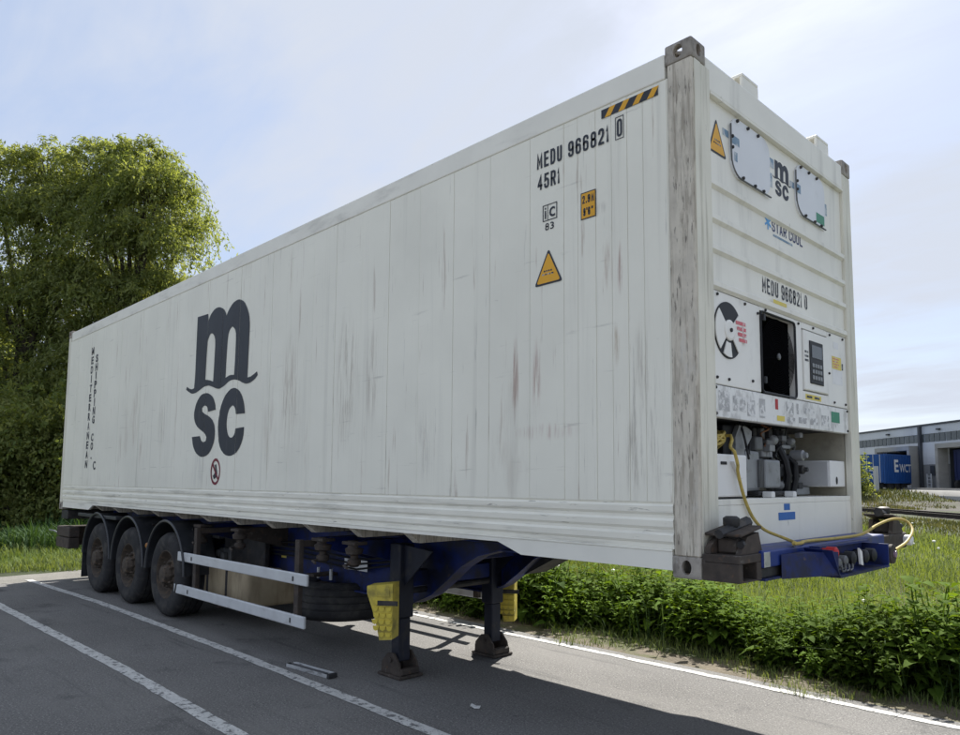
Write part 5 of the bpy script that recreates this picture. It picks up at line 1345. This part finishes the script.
T4 = copy_tree(T1, (0, 0, 0)); T4.location = (-33.0, -4.6, 0); T4.rotation_euler = (0, 0, 2.2); tag(T4, 'willow standing farthest left beyond the parking area')
T3 = copy_tree(T2, (0, 0, 0)); T3.location = (-32.0, 8.4, 0); T3.rotation_euler = (0, 0, 1.1); T3.scale = (.85, .85, .82); tag(T3, 'lower willow hidden behind the far top edge of the container')
# understorey shrubs in front of the willows
SHR = []
for k in range(3):
    lob = [(RNG.uniform(-1.1, 1.1), RNG.uniform(-.9, .9), z_, RNG.uniform(.6, .95)) for z_ in (.35, .5, .8, 1.1, 1.5, 1.9, 2.3)]
    SHR.append(make_tree('shrub', (0, 0, 0), 2.6, 1.2, 50 + k, 15000, 'dense dark green shrub in the thicket under the willows', 'shrub', 'dark shrubs under the willows', lobes=lob, leaf=(.12, .06), droop=.5, mat='willow_dark'))
spots = [(-24.8, 1.0), (-25.6, 3.2), (-23.6, 4.9), (-25.0, -1.4), (-26.2, -4.0), (-24.0, 7.2), (-26.6, .4), (-27.2, 4.4), (-27.0, -2.4), (-25.6, 6.4), (-28.2, -5.5)]
for k, (x, y) in enumerate(spots):
    t = SHR[k] if k < 3 else copy_tree(SHR[k % 3], (0, 0, 0))
    t.location = (x, y, gz(x, y)); t.rotation_euler = (0, 0, k * 1.9); s = 1.0 + .35 * ((k * 37) % 10) / 10; t.scale = (s, s, s * 1.15)
# tall dense trees behind the willows to close the gaps low down
for k, (x, y) in enumerate([(-38.5, 9.5), (-39.0, 3.0), (-38.0, 16.5), (-40.0, -3.5)]):
    if k == 0:
        TB = make_tree('background_tree', (x, y, 0), 9.5, 3.6, 61, 30000, 'dark leafy tree in the row standing behind the willows', 'tree', 'dark trees behind the willows', n=18, leaf=(.20, .10), droop=.5, mat='willow_dark')
    else:
        t = copy_tree(TB, (0, 0, 0)); t.location = (x, y, 0); t.rotation_euler = (0, 0, k * 1.3)

# grass -----------------------------------------------------------------
def blades(P, h, w, lean, shade, seed, bend=.5):
    r = np.random.default_rng(seed)
    n = len(P); a = r.uniform(0, 2 * math.pi, n)
    d = np.stack([np.cos(a), np.sin(a), 0 * a], 1); sd = np.stack([-np.sin(a), np.cos(a), 0 * a], 1)
    le = lean * r.uniform(.2, 1.2, n)
    m = P + d * (h * le * .35)[:, None] + np.array([0, 0, 1]) * (h * .62)[:, None]
    t = P + d * (h * le * (1 + bend * .3))[:, None] + np.array([0, 0, 1]) * (h * np.clip(1 - .35 * le * bend, .3, 1))[:, None]
    V = np.stack([P - sd * (w / 2)[:, None], P + sd * (w / 2)[:, None], m + sd * (w * .40)[:, None], m - sd * (w * .40)[:, None], t], 1).reshape(-1, 3)
    b = np.arange(n) * 5
    F = np.concatenate([np.stack([b, b + 1, b + 2], 1), np.stack([b, b + 2, b + 3], 1), np.stack([b + 3, b + 2, b + 4], 1)])
    return V, F, np.repeat(shade, 5)
def scatter(n, a0, a1, d0, d1, seed, test):
    """density falls with distance from the road side; heading angles in degrees from +Y, anticlockwise"""
    r = np.random.default_rng(seed)
    a = np.radians(r.uniform(a0, a1, n)); d = d0 * (d1 / d0) ** r.random(n)
    x = CAMX - np.sin(a) * d; y = CAMY + np.cos(a) * d
    ok = test(x, y)
    return x[ok], y[ok], d[ok]
def grass(name, n, a0, a1, d0, d1, seed, test, h0, w0, mat, lean=.55, wave=1.0):
    x, y, d = scatter(n, a0, a1, d0, d1, seed, test)
    r = np.random.default_rng(seed + 1)
    k = np.clip(d / 7, 1, 9)
    h = h0 * r.lognormal(0, .28, len(x)) * (1 + .35 * wave * np.sin(x * .7 + 2 * np.sin(y * .45)) * np.sin(y * .9 + 1)) * (1 + .25 * (k - 1) / 8)
    w = w0 * r.uniform(.6, 1.3, len(x)) * k
    P = np.stack([x, y, hgt(x, y) - .01], 1)
    sh = np.clip(.45 + .25 * np.sin(x * .35 + 1.0) * np.sin(y * .3) + .20 * np.sin(x * 1.7 + y * 1.3) + r.normal(0, .2, len(x)), 0, 1)
    V, F, s = blades(P, h, w, lean, sh, seed + 2)
    o = obj(name, np_mesh(name, V, F, M[mat], s))
    return o
right = lambda x, y: (y > 3.6 + .25 * np.sin(x * 1.3)) & (x > -13) 
def not_gravel(x, y):
    d = depth(x, y); t = (x + 13.39) * .688 + (y - 42.57) * .726   # distance beyond the railway
    return (t < -9) & (d < 40)
o = grass('meadow_grass', 240000, -22, 66, 6.2, 62, 31, lambda x, y: right(x, y) & not_gravel(x, y), .21, .0062, 'grass', .8); tag(o, 'bright green long meadow grass beyond the nettles', 'grass', kind='stuff')
o = grass('bank_grass', 60000, -12, 40, 24, 62, 33, lambda x, y: (y > 18) & (((x + 13.39) * .688 + (y - 42.57) * .726 < -2.0) & ((x + 13.39) * .688 + (y - 42.57) * .726 > -13 + 3 * np.sin(x * .7)) | ((np.sin(x * 1.3) + np.sin(y * 1.7 + x) > .9) & (depth(x, y) > 45) & (depth(x, y) < 52))), .11, .007, 'dry_grass'); tag(o, 'short dull dry grass on the railway bank beyond the meadow', 'grass', kind='stuff')
o = grass('bank_grass', 70000, -12, 40, 44, 76, 34, lambda x, y: (y > 18) & ((depth(x, y) > 51.0 + .8 * np.sin(x * .9)) & ((x + 24.35) * -.69 + (y - 75.38) * -.72 > 4.9) | ((np.sin(x * .8) + np.sin(y * 1.1 + x) > .3) & (depth(x, y) > 45) & (depth(x, y) < 52))), .16, .006, 'dry_grass'); tag(o, 'ragged olive grass and weeds on the slope up to the warehouse yard', 'grass', kind='stuff')
o = grass('verge_grass', 110000, -20, 78, 5.0, 26, 35, lambda x, y: (y > 2.62 + .16 * np.sin(x * 2.3) + .12 * np.sin(x * 5.1 + 1)) & (y < 4.2) & (x > -22) & ((np.sin(x * 1.9 + .6) + np.sin(y * 6 + x * 3.1) > -.55 - .5 * np.clip(x + 2.5, -1, 2)) | (y > 2.9)), .105, .0065, 'verge', .8); tag(o, 'short patchy grass along the dirt edge of the road', 'grass', kind='stuff')
o = grass('lawn_grass', 90000, 64, 102, 14.5, 40, 39, lambda x, y: (x < -13.35 + .2 * np.sin(y * 2)) & (x > -34), .11, .007, 'verge', .7); tag(o, 'mown green grass between the gravel apron and the willows', 'grass', kind='stuff')
o = grass('tall_weeds', 34000, 64, 102, 20, 34, 43, lambda x, y: (x < -18.0 + .7 * np.sin(y * .9)) & (x > -27), .36, .011, 'weed', .7); tag(o, 'tall dark weeds growing in front of the willows', 'weeds', kind='stuff')
x, y, d = scatter(2600, -20, 55, 6.2, 20, 47, lambda x, y: (y > 3.6) & (y < 5.6) & (x > -6) & (np.sin(x * .9 + .4) > -.2))
P = np.stack([x, y, hgt(x, y)], 1); r = np.random.default_rng(3)
V, F, s = blades(P, r.uniform(.45, .85, len(x)), np.full(len(x), .0055) * np.clip(d / 7, 1, 3), .7, np.zeros(len(x)), 48, .2)
tag(obj('dry_stalks', np_mesh('dry_stalks', V, F, M['straw'], s)), 'thin pale dry stalks standing among the grass behind the nettles', 'stalks', kind='stuff')

# nettles ---------------------------------------------------------------
def nettle_mesh(seed, stems=15, spread=.26, hmax=.70):
    r = np.random.default_rng(seed)
    V, F, S = [], [], []
    def leaf(b, d, up, ln, wd, sh):
        d = d / np.linalg.norm(d); sd = np.cross(d, up); sd /= np.linalg.norm(sd) + 1e-9; nr = np.cross(sd, d)
        k = len(V)
        m1 = b + d * ln * .35 + nr * ln * .04; tip = b + d * ln - np.array([0, 0, ln * .28]); m2 = b + d * ln * .7 - np.array([0, 0, ln * .08])
        V.extend([b, m1 + sd * wd * .5 + nr * wd * .14, m2 + sd * wd * .28 + nr * wd * .1, tip, m2 - sd * wd * .28 + nr * wd * .1, m1 - sd * wd * .5 + nr * wd * .14, m1, m2])
        F.extend([(k, k + 6, k + 1), (k + 1, k + 6, k + 7), (k + 1, k + 7, k + 2), (k + 2, k + 7, k + 3), (k, k + 5, k + 6), (k + 5, k + 4, k + 7), (k + 5, k + 7, k + 6), (k + 4, k + 3, k + 7)])
        S.extend([sh] * 8)
    for s_ in range(stems):
        a = r.uniform(0, 2 * math.pi); q = spread * math.sqrt(r.random())
        b = np.array([q * math.cos(a), q * math.sin(a), 0.])
        h = hmax * r.uniform(.55, 1.05) * (1 - .35 * (q / spread) ** 2)
        ln_ = np.array([b[0], b[1], 0]) * r.uniform(.3, .9) + r.normal(0, .05, 3); ln_[2] = 0
        npair = int(h / .060)
        prev = b
        az = r.uniform(0, 6.28)
        for k in range(npair + 1):
            f = k / npair
            p = b + np.array([0, 0, h * f]) + ln_ * f * f
            if k:
                w_ = .004
                i = len(V)
                V.extend([prev + (w_, 0, 0), prev + (-w_, 0, 0), p + (-w_, 0, 0), p + (w_, 0, 0)])
                F.extend([(i, i + 1, i + 2), (i, i + 2, i + 3)]); S.extend([.2] * 4)
            if f > .12:
                az += 1.57 + r.normal(0, .2)
                sz = (.070 + .068 * math.sin(min(1, f * 1.15) * math.pi) ** .8) * r.lognormal(0, .28)
                for q_ in (0, math.pi):
                    d = np.array([math.cos(az + q_), math.sin(az + q_), .35 - .5 * (1 - f) + r.normal(0, .12)])
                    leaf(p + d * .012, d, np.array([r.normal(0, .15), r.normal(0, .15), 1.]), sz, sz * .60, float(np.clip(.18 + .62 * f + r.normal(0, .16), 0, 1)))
            prev = p
    V = np.array(V); F = np.array(F)
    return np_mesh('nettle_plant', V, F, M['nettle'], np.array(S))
NM = [nettle_mesh(100 + k) for k in range(7)]
r = np.random.default_rng(77)
n_n = 0
for k, xx in enumerate(np.arange(-10.5, 3.3, .27)):
    yf = 3.12 - .10 * max(0, xx + 1.5) + .07 * math.sin(xx * 2.1) if xx > -4 else 3.02 + .08 * math.sin(xx * 1.7)
    for j in range(4 if xx > -6.5 else 2):
        if r.random() < .10: continue
        x = xx + r.uniform(-.16, .16); y = yf + (.22 if xx > -4 else .14) + .30 * j + r.uniform(-.13, .13)
        s = r.uniform(.80, 1.22) * (1.08 if j else .74) * (1 + .18 * math.sin(x * 1.1 + 1.0))
        if xx > -.9: s *= .86
        s *= 1 + .20 * math.sin(x * 2.6 + j) + .10 * math.sin(x * 6.1)
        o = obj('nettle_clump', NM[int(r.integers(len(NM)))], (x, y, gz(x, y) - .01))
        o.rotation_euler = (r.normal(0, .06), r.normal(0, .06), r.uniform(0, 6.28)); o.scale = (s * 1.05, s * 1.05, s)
        tag(o, 'leafy dark green nettle clump in the bank along the road edge', 'plant', 'nettle clumps along the road edge'); n_n += 1
x, y, d = scatter(15000, -20, 60, 5.0, 16, 53, lambda x, y: (y > 3.15 - .1 * np.maximum(0, x + 1.5)) & (y < 4.6) & (x > -8) & (np.sin(x * 2.2 + .7) + .6 * np.sin(x * 5.3 + y) > .25))
P = np.stack([x, y, hgt(x, y)], 1)
V, F, s = blades(P, r.uniform(.30, .66, len(x)), r.uniform(.006, .012, len(x)), .85, np.clip(r.normal(.4, .3, len(x)), 0, 1), 54, .8)
tag(obj('tall_grass', np_mesh('tall_grass', V, F, M['reed'], s)), 'tall bluish green grass blades growing through the nettles', 'grass', kind='stuff')
# dandelion seed heads
fm = MB()
fm.tube([(0, 0, 0), (.01, 0, .17), (.0, .01, .34)], .0035, 4)
ball = bmesh.ops.create_icosphere(fm.bm, subdivisions=1, radius=.024, matrix=Matrix.Translation((0, .01, .36)))
fme = fm.mesh('wild_flower'); fme.materials.append(M['stem']); fme.materials.append(M['petal'])
for p in fme.polygons:
    if p.center.z > .325: p.material_index = 1
x, y, d = scatter(420, -14, 42, 8.6, 30, 59, lambda x, y: (y > 5.0) & (np.sin(x * .8 + .5) + np.sin(y * .55) > -.3))
for k in range(min(110, len(x))):
    o = obj('wild_flower', fme, (float(x[k]), float(y[k]), gz(x[k], y[k])))
    s = .85 + .5 * random.random() + .02 * d[k]; o.scale = (s, s, .9 + .35 * random.random()); o.rotation_euler = (0, 0, random.random() * 6)
    tag(o, 'white seed head dotting the long meadow grass', 'flower', 'white seed heads in the meadow')

# ================================================================== BACKGROUND
# railway line
RA = Vector((-13.39, 42.57, 0)); RB = Vector((-7.36, 36.85, 0)); rd = (RB - RA).normalized(); rn = Vector((-rd.y, rd.x, 0))
trk = thing('railway_track', (RA.x, RA.y, 0), 'dark rusty railway line crossing the far side of the meadow below the bank', 'railway')
for off in (0, 1.45):
    a = RA - rd * 14 + rn * off; b_ = RB + rd * 22 + rn * off
    q = MB()
    for w_, z0, z1 in ((.14, .0, .03), (.03, .03, .14), (.075, .14, .19)):
        q.prism([a + rn * (w_ / 2) + Vector((0, 0, z0)), a - rn * (w_ / 2) + Vector((0, 0, z0)), a - rn * (w_ / 2) + Vector((0, 0, z1)), a + rn * (w_ / 2) + Vector((0, 0, z1))], b_ - a)
    part('rail', q, M['rail_steel'], trk)
sl = MB()
for k in range(70):
    c = RA - rd * 13 + rd * (.62 * k) + rn * .72
    sl.prism([c + rd * .12 + rn * 1.2 + Vector((0, 0, -.12)), c + rd * .12 - rn * 1.2 + Vector((0, 0, -.12)), c - rd * .12 - rn * 1.2 + Vector((0, 0, -.12)), c - rd * .12 + rn * 1.2 + Vector((0, 0, -.12))], (0, 0, .115))
part('sleeper', sl, M['wood'], trk)['kind'] = 'stuff'

# warehouse: local frame u along the wall (to the right), n towards the camera
WP = Vector((-24.35, 75.38, 0)); wu = Vector((.72, -.69, 0)).normalized(); wn = Vector((-.69, -.72, 0)).normalized()
def wp(u, n_, z): return WP + wu * u + wn * n_ + Vector((0, 0, z))
def wbox(mb, u0, u1, n0, n1, z0, z1):
    return mb.prism([wp(u0, n0, z0), wp(u1, n0, z0), wp(u1, n1, z0), wp(u0, n1, z0)], (0, 0, z1 - z0))
WH = thing('warehouse', (WP.x, WP.y, 1.1), 'long low grey warehouse with loading docks on the rise beyond the railway', 'warehouse')
ZB_, ZR = 1.10, 6.86
docks = [(3.7, 8.75), (13.2, 17.4), (22.6, 26.9)]
U0, U1 = -14.0, 40.0
body = MB(); wbox(body, U0, U1, -30, -6.5, ZB_, ZR - .1)
part('body', body, M['clad_low'], WH)
edges = [U0] + [q for dk in docks for q in dk] + [U1]
for u0, u1 in zip(edges[::2], edges[1::2]):
    nseg = max(1, round((u1 - u0) / 1.3)); w_ = (u1 - u0) / nseg
    for k in range(nseg):
        a, c = u0 + k * w_, u0 + (k + 1) * w_
        q = MB(); wbox(q, a + .008, c - .008, -.12, 0, ZB_, 3.30); part('plinth_panel', q, M['clad_low'], WH)
        q = MB(); wbox(q, a + .008, c - .008, -.12, .02, 3.31, 5.24); part('wall_panel', q, M['clad'], WH)
for d0, d1 in docks:
    q = MB(); wbox(q, d0, d1, -.12, .02, 4.60, 5.24); part('wall_panel', q, M['clad'], WH)
    for (a, c, n0, n1, z0, z1) in ((d0 - .35, d0, -6.4, .9, ZB_, 4.60), (d1, d1 + .35, -6.4, .9, ZB_, 4.60), (d0 - .35, d1 + .35, -6.4, .9, 4.61, 4.99)):
        if n0 < -1:
            q = MB(); wbox(q, a, c, .03, n1, z0, z1); part('dock_frame', q, M['concrete'], WH)
            q = MB(); wbox(q, a + .0 if c < d1 else a, c, n0, -.13, z0, min(z1, 4.6) if z0 < 4 else z1); part('dock_lining', q, M['trim'], WH)
for k in range(18):
    a = U0 + 3.0 * k; c = a + 3.0
    q = MB(); wbox(q, a + .006, c - .006, -.12, .02, 5.99, 6.70); part('wall_panel', q, M['clad'], WH)
    if -4 < a < 20:
        for j in range(4):
            u = a + .06 + .735 * j
            q = MB(); wbox(q, u, u + .60, -.05, 0, 5.30, 5.95); wf = part('window', q, M['win'], WH)
    else:
        q = MB(); wbox(q, a + .1, c - .1, -.05, 0, 5.30, 5.95); part('window', q, M['win'], WH)
    q = MB(); wbox(q, a, c, -.12, -.055, 5.25, 5.985); part('window_frame', q, M['win_frame'], WH)
q = MB(); wbox(q, U0 - .1, U1 + .1, -30, .12, 6.705, 6.86); part('roof_trim', q, M['trim'], WH)
for u in (9.55, 19.6, 29.0):
    q = MB(); wbox(q, u - .14, u + .14, .025, .26, ZB_, 6.70); part('downpipe', q, M['trim'], WH)
for u in (4.4, 12.2, 18.5):
    q = MB(); wbox(q, u - .18, u + .18, .03, .24, 6.22, 6.36); part('wall_lamp', q, M['trim'], WH)
q = MB(); wbox(q, 2.0, 36, 1.6, 2.2, ZB_, 1.30); part('dock_kerb', q, M['concrete'], WH)
q = MB(); wbox(q, 10.75, 11.35, .03, .08, 2.35, 3.2); part('wall_vent', q, M['trim'], WH)
# ladder by the dock
ld = thing('ladder', tuple(wp(11.0, .6, 1.1)), 'small pale metal ladder standing against the warehouse plinth', 'ladder')
for u in (10.75, 11.30):
    q = MB(); wbox(q, u, u + .08, .35, .43, 1.11, 2.5); part('stile', q, M['galv'], ld)
for k in range(4):
    q = MB(); wbox(q, 10.835, 11.295, .36, .42, 1.35 + .3 * k, 1.42 + .3 * k); part('rung', q, M['galv'], ld)

# blue container backed into the first dock
c0 = Vector((-18.9, 63.5, 0)); ax = Vector((-.585, .811, 0)).normalized()
ax = (wp(7.75, -1.0, 0) - c0); ax.z = 0; ax.normalize()
tilt = rad(0)
sd = Vector((ax.y, -ax.x, 0))          # to the right, seen from behind
bc = thing('blue_container', (c0.x, c0.y, 1.1), 'blue shipping container with white lettering backed into the warehouse dock', 'shipping container')
lf = -sd
def bp(a, w_, z): return c0 + ax * a + lf * w_ + Vector((0, 0, z))
def bbox(mb, a0, a1, w0, w1, z0, z1):
    return mb.prism([bp(a0, w0, z0), bp(a1, w0, z0), bp(a1, w1, z0), bp(a0, w1, z0)], (0, 0, z1 - z0))
ZC0, ZC1, LC = 1.66, 4.16, 9.5
q = MB(); bbox(q, .03, LC - .03, .03, 2.40, ZC0 + .03, ZC1 - .03); part('container_body', q, M['cont_blue'], bc)
for k in range(int((LC - .3) / .28)):
    a = .15 + .28 * k
    q = MB(); bbox(q, a, a + .14, .0, .0295, ZC0 + .14, ZC1 - .10); part('side_rib', q, M['cont_blue'], bc)
for (a0, a1, w0, w1) in ((0, .12, 0, .12), (0, .12, 2.31, 2.43), (LC - .12, LC, 0, .12)):
    q = MB(); bbox(q, a0, a1, w0, w1, ZC0, ZC1); part('corner_post', q, M['cont_blue'], bc)
for z0, z1 in ((ZC0, ZC0 + .13), (ZC1 - .10, ZC1)):
    q = MB(); bbox(q, .121, LC - .121, -.004, .05, z0, z1); part('side_rail', q, M['cont_blue'], bc)
for w0, w1 in ((.14, 1.20), (1.23, 2.29)):
    q = MB(); bbox(q, -.03, .029, w0, w1, ZC0 + .1, ZC1 - .08); dd = part('door', q, M['cont_blue'], bc)
    q = MB()
    for w_ in (w0 + .25, w1 - .25): bbox(q, -.065, -.031, w_ - .02, w_ + .02, ZC0 + .05, ZC1 - .05)
    part('locking_bar', q, M['galv'], dd)
def far_text(s, a0, a1, z0, z1, bold):
    me = text_mesh(s, bold)
    n = len(me.vertices); v = np.empty(n * 3, np.float32); me.vertices.foreach_get('co', v); v = v.reshape(-1, 3)
    lo, hi = v.min(0), v.max(0)
    A = a0 + (v[:, 0] - lo[0]) / (hi[0] - lo[0]) * (a1 - a0); Zz = z0 + (v[:, 1] - lo[1]) / (hi[1] - lo[1]) * (z1 - z0)
    o = np.array(c0)[None] + np.array(ax)[None] * A[:, None] - np.array(lf)[None] * .012; o[:, 2] = Zz
    me.vertices.foreach_set('co', o.astype(np.float32).ravel()); me.update()
    return link('lettering', me, M['white_sticker'], bc)
far_text('E', 1.75, 2.55, 2.62, 3.70, .03)
far_text('WCTY', 2.75, 5.6, 2.62, 3.34, .02)
q = MB(); bbox(q, .4, LC, .35, 2.05, 1.30, ZC0 - .01); part('trailer_frame', q, M['black'], bc)
for a in (1.2, 2.5, 3.8):
    for w_ in (.25, 2.2):
        q = MB(); q.lathe(bp(a, w_, 1.60 - .02), tuple(sd), [(.28, -.16), (.46, -.15), (.48, -.1), (.48, .1), (.46, .15), (.28, .16)], 20)
        part('wheel', q, M['tyre'], bc)
q = MB(); bbox(q, 4.3, 7.2, .02, .06, 1.18, 1.52); part('side_skirt', q, M['white_sticker'], bc)

# navy trailer in the second dock
nt_ = thing('navy_trailer', tuple(wp(15.3, 0, 1.1)), 'dark navy trailer box standing inside the right hand warehouse dock', 'trailer')
q = MB(); wbox(q, 13.9, 16.8, -5.5, 0, 1.95, 4.45); part('trailer_box', q, M['cont_navy'], nt_)
q = MB(); wbox(q, 14.1, 16.6, -5.0, -.1, 1.45, 1.94); part('underframe', q, M['black'], nt_)
for u in (14.2, 16.5):
    q = MB(); q.lathe(wp(u, -.3, 1.58), tuple(wu), [(.28, -.15), (.46, -.14), (.48, -.1), (.48, .1), (.46, .14), (.28, .15)], 18); part('wheel', q, M['tyre'], nt_)
q = MB(); wbox(q, 14.0, 14.25, .01, .04, 2.1, 4.3); part('door_post', q, M['cont_navy'], nt_)

# pale metal gate post frame with bush at the top of the bank
gp_ = thing('gate', (-18.1, 58.9, 1.05), 'pale metal gate post and frame at the top of the grassy bank', 'gate')
G0 = Vector((-18.35, 58.65, 0))
def gbox(mb, a0, a1, z0, z1, t=.08): 
    p0 = G0 + wu * a0; p1 = G0 + wu * a1
    return mb.prism([p0 + wn * t + Vector((0, 0, z0)), p1 + wn * t + Vector((0, 0, z0)), p1 - wn * t + Vector((0, 0, z0)), p0 - wn * t + Vector((0, 0, z0))], (0, 0, z1 - z0))
part('gate_post', gbox(MB(), .45, .75, .95, 3.0, .12), M['box_grey'], gp_)
part('gate_rail', gbox(MB(), -.35, .445, 2.62, 2.72, .05), M['box_grey'], gp_)
part('gate_rail', gbox(MB(), -.35, .445, 2.30, 2.40, .05), M['box_grey'], gp_)
part('gate_stile', gbox(MB(), .25, .40, .95, 2.295, .04), M['box_grey'], gp_)
lob = [(0, 0, .6, .55), (-.1, .1, 1.2, .55), (-.3, .1, 1.6, .5), (-.1, -.1, 2.2, .45), (-.2, 0, 2.8, .38), (-.5, .0, .8, .5), (.1, 0, .5, .45)]
xx, yy = -18.35, 54.4
make_tree('shrub', (xx, yy, gz(xx, yy) - .1), 3.2, 1.0, 71, 14000, 'light green bush at the top of the bank right beside the container corner', 'shrub', lobes=lob, leaf=(.16, .09), droop=.4, mat='willow')
print('objects', len(bpy.data.objects), 'nettles', n_n)
